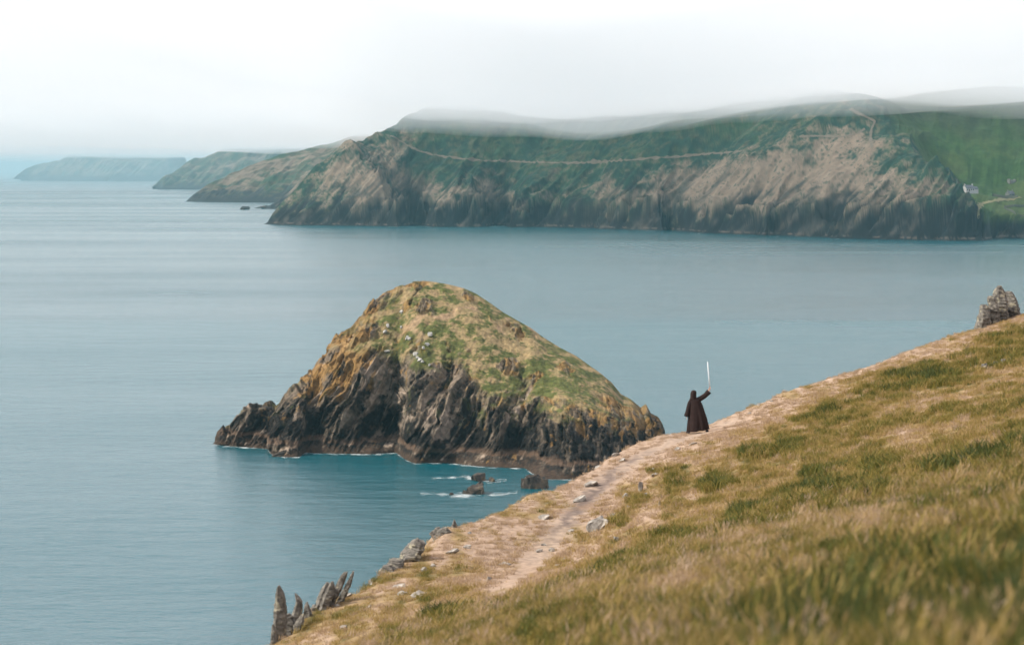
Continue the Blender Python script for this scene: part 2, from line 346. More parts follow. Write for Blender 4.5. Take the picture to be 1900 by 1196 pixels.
WALL_MAT = plain('field_wall_stone', (0.075, 0.080, 0.060), 0.95, 0.4, 0.6)
field_wall('dark field wall running level at the right edge below the track', [(1864, 385), (1880, 384), (1905, 382)])
field_wall('dark field wall slanting down to the right through the pale field', [(1863, 387), (1878, 393), (1890, 399), (1905, 406)])
field_wall('dark hedge wall in front of the dark cottage', [(1842, 364), (1856, 367), (1870, 368), (1888, 367)], 2.6, 2.5)
field_wall('short dark wall above the cliff inlet', [(1791, 384), (1798, 385), (1805, 385)], 2.2, 2.0)


# cottages on the green hillside
WHITE = plain('white_render', (0.42, 0.41, 0.39), 0.9, 0.06, 0.4); SLATE = plain('slate', (0.10, 0.11, 0.13), 0.8, 0.25, 0.8); GLASS = plain('window_glass', (0.03, 0.04, 0.05), 0.15, 0.1, 1, 0.5)
STONE_H = plain('house_stone', (0.16, 0.16, 0.15), 0.95, 0.35, 0.7); DOORC = plain('door_paint', (0.08, 0.06, 0.05), 0.7)
def box_bm(bm, x0, x1, y0, y1, z0, z1):
    v = [bm.verts.new(p) for p in ((x0, y0, z0), (x1, y0, z0), (x1, y1, z0), (x0, y1, z0), (x0, y0, z1), (x1, y0, z1), (x1, y1, z1), (x0, y1, z1))]
    for f in ((3, 2, 1, 0), (4, 5, 6, 7), (0, 1, 5, 4), (1, 2, 6, 5), (2, 3, 7, 6), (3, 0, 4, 7)): bm.faces.new([v[i] for i in f])
def bm_obj(name, bm, mat, parent=None):
    me = bpy.data.meshes.new(name); bm.normal_update(); bm.to_mesh(me); bm.free(); return link(name, me, mat, parent)
def gable_walls(Lx, Wy, hw, hr):
    bm = bmesh.new()
    pts = [(-Lx / 2, -Wy / 2), (Lx / 2, -Wy / 2), (Lx / 2, Wy / 2), (-Lx / 2, Wy / 2)]
    lo = [bm.verts.new((x, y, -2)) for x, y in pts]; hi = [bm.verts.new((x, y, hw)) for x, y in pts]
    a = bm.verts.new((-Lx / 2, 0, hr)); c = bm.verts.new((Lx / 2, 0, hr))
    bm.faces.new((lo[0], lo[1], hi[1], hi[0])); bm.faces.new((lo[2], lo[3], hi[3], hi[2]))
    bm.faces.new((lo[1], lo[2], hi[2], c, hi[1])); bm.faces.new((lo[3], lo[0], hi[0], a, hi[3]))
    return bm
def gable_roof(Lx, Wy, hw, hr, t=0.25, e=0.3):
    bm = bmesh.new(); k = (hr - hw) / (Wy / 2)
    for s in (-1, 1):
        y1 = s * (Wy / 2 + e); z1 = hw - k * e
        q = [(-Lx / 2 - 0.1, 0, hr + 0.02), (Lx / 2 + 0.1, 0, hr + 0.02), (Lx / 2 + 0.1, y1, z1 + 0.02), (-Lx / 2 - 0.1, y1, z1 + 0.02)]
        lo = [bm.verts.new(p) for p in q]; hi = [bm.verts.new((p[0], p[1], p[2] + t)) for p in q]
        bm.faces.new(hi); bm.faces.new(lo[::-1])
        for i in range(4): bm.faces.new((lo[i], lo[(i + 1) % 4], hi[(i + 1) % 4], hi[i]))
    bmesh.ops.recalc_face_normals(bm, faces=bm.faces); return bm
def cottage(name, label, px, py, rz, Lx, Wy, hw, hr, wall, roof, annex=None, ruin=False):
    p = head_hit([(px, py)])[0]; e = empty(name, p, rz); tag(e, label, 'house')
    bm_obj('wall', gable_walls(Lx, Wy, hw, hr), wall, e)
    rf = bm_obj('roof', gable_roof(Lx, Wy, hw, hr), roof, e)
    for sx in (-1, 1):
        bm = bmesh.new(); x = sx * (Lx / 2 - 0.6); box_bm(bm, x - 0.45, x + 0.45, -0.5, 0.5, hr - 0.3, hr + 1.2); bm_obj('chimney', bm, wall, rf)
    for k, x in enumerate((-0.34, -0.12, 0.12, 0.34)):
        bm = bmesh.new(); X0 = x * Lx
        if k == 1: box_bm(bm, X0 - 0.5, X0 + 0.5, -Wy / 2 - 0.06, -Wy / 2 + 0.1, 0, 2.1); bm_obj('door', bm, DOORC, e)
        else: box_bm(bm, X0 - 0.5, X0 + 0.5, -Wy / 2 - 0.06, -Wy / 2 + 0.1, 1.0, 2.2); bm_obj('window', bm, GLASS, e)
    if annex:
        ax, ay, al, aw, ah, ar = annex
        g = gable_walls(al, aw, ah, ar); bmesh.ops.translate(g, verts=g.verts, vec=(ax, ay, 0)); bm_obj('annex', g, wall, e)
        g = gable_roof(al, aw, ah, ar); bmesh.ops.translate(g, verts=g.verts, vec=(ax, ay, 0)); bm_obj('annex_roof', g, roof, e)
    return e
cottage('cottage', 'white cottage with grey roof standing alone on the green hillside', 1797, 355.5, math.radians(28), 9.5, 5.6, 2.9, 5.4, WHITE, SLATE, annex=(7.2, 0.5, 5.0, 4.4, 2.3, 4.0))
cottage('cottage', 'dark stone cottage behind a hedge at the right edge', 1874, 365, math.radians(35), 7.5, 5, 2.7, 5.0, STONE_H, SLATE)
def ruin(label, px, py):
    p = head_hit([(px, py)])[0]; e = empty('ruin', p, 0.4); tag(e, label, 'ruin')
    for i, (x0, x1, y0, y1, h) in enumerate(((-3.5, 3.5, -2.5, -1.8, 2.0), (-3.5, -2.8, -1.7, 2.4, 3.4), (2.8, 3.5, -1.7, 2.4, 2.6))):
        bm = bmesh.new(); box_bm(bm, x0, x1, y0, y1, -1.5, h); bmesh.ops.subdivide_edges(bm, edges=bm.edges, cuts=2)
        for v in bm.verts: v.co += Vector((random.uniform(-.15, .15), random.uniform(-.15, .15), random.uniform(-.5, .3) if v.co.z > h - 0.5 else 0))
        bm_obj('wall', bm, STONE_H, e)
random.seed(4)
ruin('roofless stone ruin on the green slope above the dark cottage', 1877, 338)

# ------------------------------------------------------------------ near island
ir = [(396, 826, 569), (402, 812, 570), (412, 797, 570), (428, 788, 571), (438, 771, 571), (452, 760, 571), (470, 753, 572), (486, 752, 572), (500, 749, 572), (509, 757, 572), (525, 737, 573), (545, 717, 574), (565, 702, 575), (582, 688, 575), (596, 664, 576), (606, 657, 577), (620, 626, 577), (636, 611, 578), (650, 606, 578), (664, 588, 579), (685, 563, 580), (708, 545, 582), (730, 534, 583), (760, 523, 585), (790, 520, 586), (830, 527, 585), (862, 535, 584), (884, 545, 583), (910, 562, 581), (935, 580, 579), (960, 594, 577), (985, 608, 575), (1010, 627, 573), (1040, 645, 570), (1070, 660, 568), (1092, 676, 565), (1115, 692, 562), (1135, 709, 560), (1152, 730, 558), (1172, 741, 556), (1190, 757, 554), (1199, 750, 553), (1208, 767, 552), (1222, 774, 551), (1229, 785, 550), (1232, 805, 549), (1236, 835, 548), (1240, 848, 547)]
ifr = [(396, 823.5), (412, 826), (440, 828), (480, 831), (497, 832), (503, 842), (530, 848), (556, 847), (566, 839), (620, 841), (690, 842), (735, 839), (752, 852), (770, 859), (800, 858), (840, 859), (880, 864), (930, 867), (975, 868), (985, 876), (1010, 889), (1050, 889), (1110, 886), (1180, 880), (1240, 864)]
R = np.array([P(*r) for r in ir]); Fp = np.array([sea_pt(*f) for f in ifr])
nx, ntf = 860, 330
xs = np.linspace(R[0, 0], R[-1, 0], nx)
zr = np.interp(xs, R[:, 0], np.maximum(R[:, 2], 0.3)); yr = np.interp(xs, R[:, 0], R[:, 1]); yf = np.interp(xs, Fp[:, 0], Fp[:, 1])
yf = np.convolve(np.pad(yf, 3, 'edge'), np.ones(7) / 7, 'valid')
pxr = 950 + xs / yr * F
# grass line as a fraction of the ridge height, and its run
kz = np.interp(pxr, [396, 560, 640, 720, 800, 900, 1000, 1100, 1180, 1240], [0.9, 0.9, 0.82, 0.62, 0.50, 0.47, 0.50, 0.60, 0.82, 0.95])
kt = np.interp(pxr, [396, 560, 640, 720, 800, 900, 1000, 1100, 1180, 1240], [0.75, 0.75, 0.62, 0.40, 0.30, 0.30, 0.36, 0.45, 0.60, 0.7])
t = np.concatenate([np.linspace(-0.03, 1, ntf), 1 + np.linspace(0.05, 1, 30)])
X, T = np.meshgrid(xs, t, indexing='ij'); KZ, KT = kz[:, None] + 0 * T, kt[:, None] + 0 * T
tf = np.clip(T, 0, 1)
tt = np.clip((tf - KT) / (1 - KT), 0, 1)
G = np.where(tf < KT, KZ * (tf / KT) ** 0.9, KZ + (1 - KZ) * (0.72 * tt + 0.28 * np.sin(tt * math.pi / 2)))
Y = np.where(T <= 1, yf[:, None] + (yr - yf)[:, None] * tf, yr[:, None] + 38 * (T - 1))
Z = np.where(T <= 1, zr[:, None] * G, zr[:, None] * (1 - (T - 1) ** 1.5)) + np.minimum(T, 0) * 40
PX = 950 + X / Y * F
def pz(cx, cz, rx, rz): return np.exp(-(((PX - cx) / rx) ** 2 + ((Z - cz) / rz) ** 2))
th = math.radians(54)
def strat(X, Y, Z):
    u = X * math.sin(th) - Z * math.cos(th) + 0.15 * Y; v = X * math.cos(th) + Z * math.sin(th)
    u = u + 1.2 * fbm(X / 14, Y / 14, Z / 14, 3)
    return u, v
u, v = strat(X, Y, Z)
gl = fbm(X / 9, Y / 9, Z / 9, 4); gs = fbm(X / 2.6 + 5, Y / 2.6, Z / 2.6, 4)
grass = smooth(-0.10, 0.14, (Z / np.maximum(zr[:, None], 0.5) - KZ) * 1.1 + 0.30 * gl + 0.16 * gs) * smooth(610, 750, PX + 110 * gl + 40 * gs) * smooth(1215, 1150, PX) 
grass = np.where(T > 1, np.maximum(grass, 0.5), grass)
crag = smooth(0.20, 0.42, fbm(u / 5.0 + 2, v / 11, Y / 9, 3) + 0.25 * smooth(720, 620, PX))       # outcrops breaking through turf
rockm = np.clip(1 - grass + crag * 0.8, 0, 1)
r1 = ridged(u / 9.0, v / 40, Y / 30, 2) - 0.5
r2 = ridged(u / 3.2 + 7, v / 15, Y / 12, 3) - 0.5
r3 = ridged(u / 1.1 + 3, v / 6, Y / 5, 2) - 0.5
# slabs: each bed steps in or out by its own amount
bed = np.floor(u / 1.7); hb = perlin(bed * 1.37 + 0.5, np.floor(v / 7 + bed * 0.37) * 0.91 + 0.3, 2.2)
bed2 = np.floor(u / 0.62); hb2 = perlin(bed2 * 1.61 + 0.4, np.floor(v / 3.1 + bed2 * 0.41) * 0.77 + 0.2, 5.2)
amp = smooth(-0.02, 0.08, T) * (1 - lerp(0.35, 0.75, smooth(600, 760, PX)) * smooth(0.9, 1.0, T))
disp = amp * (rockm * (2.6 * r1 + 1.7 * r2 + 0.9 * r3 + 2.3 * hb + 1.2 * hb2 + 0.6 * gs) + (1 - rockm) * (0.9 * gl + 0.45 * gs + 0.5 * r2))
dent = (11 * pz(1005, 8, 26, 9) + 9.0 * pz(725, 7, 52, 7) + 3.5 * pz(880, 6, 18, 8) + 4 * pz(590, 5, 30, 5) + 4.0 * pz(955, 5, 16, 6)) * smooth(0.0, 0.05, T)
bulge = (4.5 * pz(800, 4, 38, 9) + 3.5 * pz(1090, 7, 60, 10) + 2.5 * pz(660, 8, 25, 8)) * smooth(0.0, 0.05, T)
Yd = Y - disp * 0.9 + dent - bulge
Zd = Z + disp * 0.42 * smooth(0.0, 0.2, T) + 1.1 * rockm * (hb + 0.7 * hb2) * smooth(0.75, 0.95, T) * smooth(800, 680, PX)
Xd = X - disp * 0.25
V = np.stack([Xd, Yd, np.maximum(Zd, -2)], -1)
Zc = Zd
fine = fbm(Xd / 0.9, Yd / 0.9, Zc / 0.9, 4); med = fbm(Xd / 4 + 3, Yd / 4, Zc / 4, 4); lrg = fbm(Xd / 13 + 8, Yd / 13, Zc / 13, 3)
gg = mixc((0.30, 0.225, 0.115), (0.098, 0.110, 0.032), smooth(-0.32, 0.22, med + 0.5 * fine + 0.3 * lrg + 0.35 * pz(780, 24, 60, 7) + 0.25 * pz(1000, 17, 60, 4) - 0.3 * pz(960, 24, 60, 5)))
gg = mixc(gg, (0.050, 0.070, 0.018), 0.8 * smooth(0.12, 0.45, fine * 0.8 + med * 0.4))
gg = mixc(gg, (0.40, 0.27, 0.17), 0.7 * smooth(0.15, 0.5, fbm(Xd / 6, Yd / 6 + 9, Zc / 6, 3)) * smooth(20, 28, Zc))
lay = fbm(u / 1.3, v / 9, Y / 9, 3)
rcl = mixc((0.014, 0.014, 0.014), (0.165, 0.148, 0.125), smooth(-0.15, 0.5, lay + 0.5 * fine + 0.45 * smooth(3, 14, Zc) - 0.15))
rcl = mixc(rcl, (0.34, 0.31, 0.28), 0.85 * smooth(0.12, 0.42, lay * 0.7 + med * 0.7 + 0.55 * pz(700, 15, 40, 5) + 0.35 * pz(790, 8, 70, 5) + 0.2 * pz(470, 5, 40, 6) - 0.15))
lich = smooth(0.06, 0.34, 1.15 * fbm(u / 1.5 + 11, v / 6, Y / 6, 4) + 0.25 * fine + 0.75 * smooth(0.25, 0.8, Zc / np.maximum(zr[:, None], 1)) * smooth(500, 600, PX) - 0.44 + 0.15 * pz(640, 20, 60, 12) + 0.15 * pz(1080, 10, 80, 8))
rcl = mixc(rcl, (0.27, 0.178, 0.066), 0.8 * lich)
rcl = mixc(rcl, (0.045, 0.055, 0.020), 0.7 * smooth(0.2, 0.5, med - 0.3 * lay) * smooth(4, 9, Zc))
band = smooth(2.0, 0.6, Zc + 2.0 * fine + 1.4 * med)
rcl = mixc(rcl, (0.052, 0.040, 0.032), band)
rcl = mixc(rcl, (0.17, 0.125, 0.095), 0.7 * smooth(2.0, 2.6, Zc + 0.8 * med) * smooth(3.6, 2.9, Zc + 0.8 * med))
rcl = rcl * (1 - 0.5 * smooth(1.8, 3.2, Zc + med) * smooth(12, 6, Zc + 3 * med))[..., None]
rcl = rcl * np.array([1.14, 1.0, 0.86])
c = 1.15 * mixc(rcl, gg, np.clip(1 - rockm, 0, 1))
ISL_MAT = land_mat('island_rock_turf', 0.8, var=0.45, bump=0.7, dist=0.5)
tag(link('island', grid_mesh('island', V, c, flip=False), ISL_MAT), 'steep grassy island with dark slanting rock cliffs in the bay', kind='structure')
ISL_V = V

# ------------------------------------------------------------------ foreground slope
ctrl = [  # photo pixel and distance of points on the slope
 (505, 1194, 50), (600, 1128, 54), (690, 1079, 58), (760, 1032, 62), (840, 980, 66), (920, 951, 69), (990, 915, 74), (1090, 874, 78), (1160, 830, 82), (1230, 802, 85.5), (1300, 790, 89), (1400, 751, 91.5), (1480, 718, 94), (1560, 694, 96), (1640, 668, 98), (1740, 630, 100), (1820, 602, 102), (1900, 579, 104), (2050, 530, 108), (2300, 450, 114),
 (420, 1255, 47), (300, 1340, 43), (100, 1480, 38),
 (1275, 806.5, 86.5), (1313, 800, 87), (1000, 1050, 62), (1110, 925, 74), (1190, 856, 80), (1250, 850, 77),
 (800, 1100, 52), (650, 1180, 46), (1200, 960, 63), (1400, 850, 70), (1600, 760, 78), (1800, 690, 80), (1900, 660, 80),
 (1500, 900, 52), (1700, 830, 54), (1900, 780, 52), (1300, 980, 48), (1050, 1080, 46), (880, 1150, 38),
 (1880, 900, 32), (1550, 985, 30), (1250, 1070, 29), (1000, 1160, 27), (760, 1240, 27),
 (1900, 1030, 17), (1600, 1080, 17), (1250, 1180, 17.5), (950, 1300, 18), (600, 1450, 19),
 (2000, 1230, 9), (1500, 1300, 9.5), (950, 1500, 10), (0, 1900, 10), (2600, 1200, 9)]
CP = np.array([P(*c_) for c_ in ctrl])
CP[:, 2] -= np.where(CP[:, 1] < 25, 0.12, 0.03)
CP = np.vstack([CP, [(0, 0, H - 1.75), (3, 0, H - 0.9), (-3, 0, H - 2.9), (0, -6, H - 1.4)]])
def tps_fit(XY, z, lam):
    n = len(XY); r = np.linalg.norm(XY[:, None] - XY[None], axis=2); K = np.where(r > 0, r * r * np.log(r + 1e-9), 0) + lam * np.eye(n)
    A = np.zeros((n + 3, n + 3)); A[:n, :n] = K; A[:n, n] = 1; A[:n, n + 1:] = XY; A[n, :n] = 1; A[n + 1:, :n] = XY.T
    return np.linalg.solve(A, np.r_[z, 0, 0, 0])
SC = np.array([1.0, 0.35])
_W = tps_fit(CP[:, :2] * SC, CP[:, 2], 1.5)
def tps(x, y):
    r = np.full(x.shape, 0.0) + _W[-3] + _W[-2] * x * SC[0] + _W[-1] * y * SC[1]
    for (cx, cy), wgt in zip(CP[:, :2] * SC, _W[:-3]):
        d2 = (x * SC[0] - cx) ** 2 + (y * SC[1] - cy) ** 2 + 1e-12
        r = r + wgt * d2 * 0.5 * np.log(d2)
    return r
BROW = np.array([P(*c_)[:2] for c_ in ctrl[:20]]); BROW = np.vstack([[P(*c_)[:2] for c_ in (ctrl[22], ctrl[21], ctrl[20])], BROW])
def brow_s(x, y):   # signed distance past the brow (positive = seaward)
    d = np.full(x.shape, 1e9); sg = np.ones(x.shape)
    A = np.vstack([BROW[0] + (BROW[0] - BROW[1]) * 6, BROW, BROW[-1] + (BROW[-1] - BROW[-2]) * 6])
    for a, c_ in zip(A[:-1], A[1:]):
        e = c_ - a; t = np.clip(((x - a[0]) * e[0] + (y - a[1]) * e[1]) / (e @ e), 0, 1)
        dx, dy = x - a[0] - t * e[0], y - a[1] - t * e[1]; dd = np.hypot(dx, dy)
        s = np.sign(e[0] * dy - e[1] * dx); up = dd < d - 1e-9
        sg = np.where(up, s, sg); d = np.where(up, dd, d)
    return d * sg
PATH = [(925, 1100), (960, 1070), (1000, 1035), (1035, 990), (1062, 955), (1090, 925), (1120, 895), (1160, 866), (1200, 840), (1250, 820), (1300, 806), (1350, 785)]
def slope_h(x, y, detail=True):
    x = np.asarray(x, float); y = np.asarray(y, float)
    h = tps(x, y)
    s = brow_s(x, y) + 0.5 * fbm(x / 2.5, y / 2.5, 3, 3)
    if detail:
        far = smooth(14, 45, y)
        h = h + far * (0.13 * fbm(x / 3.5, y / 5, 0, 3) + 0.05 * fbm(x / 0.7, y / 0.9, 4, 3)) + (1 - far) * 0.10 * fbm(x / 1.2, y / 1.2, 2, 3)
    drop = 1.7 * (np.sqrt(np.maximum(s, 0) ** 2 + 0.16) - 0.4) * (1 + 0.6 * fbm(x / 3, y / 3, 7, 3))
    return np.maximum(h - drop, -2)
def slope_hit(px, py, d0=5.0, d1=118.0):
    ds = np.linspace(d0, d1, 2600); x = (px - 950) / F * ds; z = H - (py - HZ) / F * ds
    k = np.argmax(slope_h(x, ds) > z); 
    if k == 0: k = np.argmin(np.abs(ds - 80))
    return np.array([x[k], ds[k], slope_h(x[k:k + 1], ds[k:k + 1])[0]])
PW = np.array([slope_hit(*p) for p in PATH])[:, :2]

rows = np.concatenate([np.linspace(-6, 5, 30), 5 + (np.linspace(0, 1, 560) ** 1.25) * 125])
kk = np.linspace(-0.30, 0.36, 540)
Y = np.repeat(rows[None, :], len(kk), 0); X = kk[:, None] * (np.maximum(Y, 0) + 12)
Z = slope_h(X, Y)
SB = brow_s(X, Y)
pd = seg_dist(X, Y, PW, closed=False)
GREENS = []
for px, py, br, bs, bv in [(1570, 888, 1.1, 2.2, .8), (1500, 915, .7, 1.5, .5), (1765, 862, .7, 1.6, .7), (1640, 722, 1.4, 3, .5), (1720, 700, 1.2, 3, .45), (1590, 765, 1.2, 3, .5), (1480, 800, 1.0, 2, .5), (1400, 840, 1.2, 2, .45), (1380, 890, 1.2, 2.2, .5), (1830, 650, 1.6, 4, .4), (1880, 760, .9, 2, .5), (1850, 1040, .7, 1.6, .6), (1700, 1120, .5, 1.2, .6), (1450, 1130, .5, 1.2, .5), (1150, 1130, .6, 1.5, .35), (1250, 900, .5, 1, .3), (1150, 965, .4, 1, .5), (1215, 878, .35, .8, .55), (1180, 925, .3, .7, .4), (1820, 790, .8, 2, -.5), (1620, 960, 1.0, 2, -.45), (1300, 1060, .8, 2, -.3), (1500, 1060, .5, 1.2, -.4), (1650, 650, 2, 4, -.35)]:
    q = slope_hit(px, py); GREENS.append((q[0], q[1], br, bs * 2.5, bv))
def green_of(x, y):
    inl = -brow_s(x, y)
    pd_ = seg_dist(x, y, PW, closed=False)
    g = 0.27 + 0.24 * smooth(1.0, 8.0, inl + 4.5 * fbm(x / 1.6 + 7, y / 7, 3, 3)) * smooth(-6, 8, x) + 0.46 * smooth(60, 26, y) + 0.15 * smooth(18, 8, y)
    g = g - 0.42 * np.exp(-(pd_ / 1.5) ** 2) - 0.22 * smooth(70, 80, y) * smooth(7, 2, inl)
    g = g + 0.5 * fbm(x / 2.6, y / 13, 1, 3) + 0.75 * fbm(x / 0.75 + 3, y / 3.6, 2, 3)
    for bx, by, br, bs, bv in GREENS: g = g + 0.5 * bv * np.exp(-((x - bx) / br) ** 2 - ((y - by) / bs) ** 2)
    return g, pd_, inl
g, pd, inl = green_of(X, Y)
nf = fbm(X / 0.35, Y / 0.5, 0, 4); nm = fbm(X / 1.6, Y / 2.4, 5, 4)
c = mixc((0.43, 0.315, 0.230), (0.31, 0.22, 0.105), smooth(0.05, 0.35, g + 0.1 * nf))
c = mixc(c, (0.155, 0.145, 0.042), smooth(0.32, 0.70, g + 0.15 * nf))
c = mixc(c, (0.055, 0.070, 0.018), smooth(0.72, 1.1, g + 0.2 * nf))
soil = np.exp(-((pd + 0.4 * nm) / 0.5) ** 2) * smooth(60, 64, Y)
c = mixc(c, (0.42, 0.325, 0.25), soil * 0.8)
strip = np.exp(-((pd + 0.25 * nm) / 0.38) ** 2) * smooth(64, 68, Y) * smooth(82.5, 79, Y) * smooth(-0.35, 0.1, nm + nf * 0.5)
c = mixc(c, (0.15, 0.115, 0.10), strip)
c = mixc(c, (0.27, 0.17, 0.10), 0.6 * smooth(0.2, 0.5, nm) * smooth(0.4, 0.0, g))
cl = smooth(0.5, 1.6, SB + 0.5 * nf); c = mixc(c, mixc((0.05, 0.048, 0.045), (0.22, 0.20, 0.18), smooth(-0.2, 0.4, nm)), cl)
c = mixc(c, (0.075, 0.055, 0.026), 0.7 * smooth(0.34, 0.75, g + 0.15 * nf) * (1 - cl))  # dark thatch under green grass, also painting in shade between the blades
c = c * 1.15
SLOPE_MAT = land_mat('slope_turf', 5.0, var=0.35, bump=0.6, dist=0.08)
tag(link('hillside', grid_mesh('hillside', np.stack([X, Y, Z], -1), c, flip=True), SLOPE_MAT), 'dry grassy hillside falling to the left in the foreground', kind='structure')

# ------------------------------------------------------------------ grass
def tuft_mesh(name, n, r, h0, h1, wd, lean, seed, seedhead=False, wind=0.0):
    rg = np.random.RandomState(seed); vs, fs, rv = [], [], []
    for i in range(n):
        a = rg.uniform(0, 2 * math.pi); rr = r * math.sqrt(rg.uniform()); bx, by = rr * math.cos(a), rr * math.sin(a)
        h = rg.uniform(h0, h1); la = rg.uniform(0, 2 * math.pi); ln = h * lean * rg.uniform(0.2, 1.0)
        dx, dy = math.cos(la) * ln + wind * h, math.sin(la) * ln
        fa = rg.uniform(0, math.pi); wx, wy = math.cos(fa) * wd / 2, math.sin(fa) * wd / 2
        k = len(vs); q = rg.uniform()
        if not seedhead:
            for t_, s_ in ((0, 1), (0.5, 0.85)):
                o = t_ ** 1.8
                vs += [(bx + dx * o - wx * s_, by + dy * o - wy * s_, h * t_ - 0.02), (bx + dx * o + wx * s_, by + dy * o + wy * s_, h * t_ - 0.02)]
            vs.append((bx + dx, by + dy, h * (1 - 0.25 * lean)))
            fs += [(k, k + 1, k + 3, k + 2), (k + 2, k + 3, k + 4)]; rv += [q] * 5
        else:
            for t_, s_ in ((0, 0.5), (0.75, 0.35), (0.80, 2.4), (0.9, 2.0)):
                o = t_ ** 1.8
                vs += [(bx + dx * o - wx * s_, by + dy * o - wy * s_, h * t_ - 0.02), (bx + dx * o + wx * s_, by + dy * o + wy * s_, h * t_ - 0.02)]
            vs.append((bx + dx, by + dy, h))
            fs += [(k, k + 1, k + 3, k + 2), (k + 2, k + 3, k + 5, k + 4), (k + 4, k + 5, k + 7, k + 6), (k + 6, k + 7, k + 8)]; rv += [q] * 9
    me = bpy.data.meshes.new(name); me.from_pydata(vs, [], fs)
    at = me.attributes.new('blade', 'FLOAT', 'POINT'); at.data.foreach_set('value', np.array(rv, np.float32))
    return me
m, nt, N, L, b = new_mat('grass_blades')
ti = N.new('ShaderNodeAttribute'); ti.attribute_type = 'INSTANCER'; ti.attribute_name = 'tint'
bl = N.new('ShaderNodeAttribute'); bl.attribute_name = 'blade'
ma = N.new('ShaderNodeMath'); ma.operation = 'MULTIPLY_ADD'; ma.inputs[1].default_value = 0.30; ma.inputs[2].default_value = -0.15
L.new(bl.outputs['Fac'], ma.inputs[0]); mb = N.new('ShaderNodeMath'); mb.operation = 'ADD'; L.new(ma.outputs[0], mb.inputs[0]); L.new(ti.outputs['Fac'], mb.inputs[1])
rp = N.new('ShaderNodeValToRGB'); e = rp.color_ramp.elements
e[0].position = 0.0; e[0].color = (0.37, 0.272, 0.195, 1); e[1].position = 1.0; e[1].color = (0.034, 0.050, 0.012, 1)
for p_, c_ in ((0.22, (0.345, 0.238, 0.105)), (0.45, (0.245, 0.178, 0.045)), (0.65, (0.120, 0.112, 0.020)), (0.82, (0.062, 0.076, 0.015))):
    q = e.new(p_); q.color = (*c_, 1)
L.new(mb.outputs[0], rp.inputs[0]); L.new(rp.outputs[0], b.inputs['Base Color']); b.inputs['Roughness'].default_value = 0.7; b.inputs['Specular IOR Level'].default_value = 0.2
tr = N.new('ShaderNodeBsdfTranslucent'); L.new(rp.outputs[0], tr.inputs[0]); mxs = N.new('ShaderNodeMixShader'); mxs.inputs[0].default_value = 0.3
L.new(b.outputs[0], mxs.inputs[1]); L.new(tr.outputs[0], mxs.inputs[2]); L.new(mxs.outputs[0], N['Material Output'].inputs[0])
GRASS = m
tufts = bpy.data.collections.new('tuft_kinds')
specs = [(36, .15, .04, .10, .011, 1.1, False), (36, .15, .04, .12, .011, 1.2, False), (46, .17, .08, .19, .011, .9, False), (46, .16, .09, .22, .011, 1.0, False),
         (60, .17, .18, .40, .006, .9, False), (60, .17, .20, .46, .006, 1.1, False), (12, .16, .35, .62, .007, .5, True)]
for i, (n, r, h0, h1, wd, ln, shd) in enumerate(specs):
    me = tuft_mesh('tuft', n, r, h0, h1, wd, ln, 50 + i, shd, wind=0.25); me.materials.append(GRASS)
    o = bpy.data.objects.new('tuft_%02d' % i, me); tufts.objects.link(o)
rg = np.random.RandomState(3)
def scatter(n, y0, y1, k0=-0.30, k1=0.36, p=1.0):
    yy = y0 + (y1 - y0) * rg.uniform(size=n) ** p; xx = rg.uniform(k0, k1, size=n) * (yy + 12); return xx, yy
def make_grass(name, label, x, y, kidx, scl, tint):
    z = slope_h(x, y); n = len(x)
    me = bpy.data.meshes.new(name); me.vertices.add(n); me.vertices.foreach_set('co', np.stack([x, y, z], -1).astype(np.float32).ravel())
    rot = np.stack([rg.normal(0, 0.12, n), rg.normal(0, 0.12, n), rg.uniform(-1.5, 1.5, n) + (rg.uniform(size=n) < 0.4) * 3.1], -1).astype(np.float32)
    for nm_, ty, arr in (('rot', 'FLOAT_VECTOR', rot), ('scl', 'FLOAT', scl), ('kidx', 'INT', kidx), ('tint', 'FLOAT', tint)):
        a = me.attributes.new(nm_, ty, 'POINT'); arr = np.ascontiguousarray(arr, np.int32 if ty == 'INT' else np.float32)
        a.data.foreach_set('vector' if ty == 'FLOAT_VECTOR' else 'value', arr.ravel())
    o = link(name, me, GRASS)
    gt = bpy.data.node_groups.new('grass_nodes', 'GeometryNodeTree')
    gt.interface.new_socket('Geometry', in_out='INPUT', socket_type='NodeSocketGeometry'); gt.interface.new_socket('Geometry', in_out='OUTPUT', socket_type='NodeSocketGeometry')
    gi, go = gt.nodes.new('NodeGroupInput'), gt.nodes.new('NodeGroupOutput')
    ci = gt.nodes.new('GeometryNodeCollectionInfo'); ci.inputs['Collection'].default_value = tufts; ci.inputs['Separate Children'].default_value = True; ci.inputs['Reset Children'].default_value = True
    ip = gt.nodes.new('GeometryNodeInstanceOnPoints'); ip.inputs['Pick Instance'].default_value = True
    def na(nm_, ty):
        q = gt.nodes.new('GeometryNodeInputNamedAttribute'); q.data_type = ty; q.inputs[0].default_value = nm_; return [s for s in q.outputs if s.enabled][0]
    gt.links.new(gi.outputs[0], ip.inputs['Points']); gt.links.new(ci.outputs[0], ip.inputs['Instance'])
    gt.links.new(na('kidx', 'INT'), ip.inputs['Instance Index']); gt.links.new(na('rot', 'FLOAT_VECTOR'), ip.inputs['Rotation']); gt.links.new(na('scl', 'FLOAT'), ip.inputs['Scale'])
    gt.links.new(ip.outputs[0], go.inputs[0])
    md = o.modifiers.new('grass', 'NODES'); md.node_group = gt
    return tag(o, label, 'grass', kind='stuff')
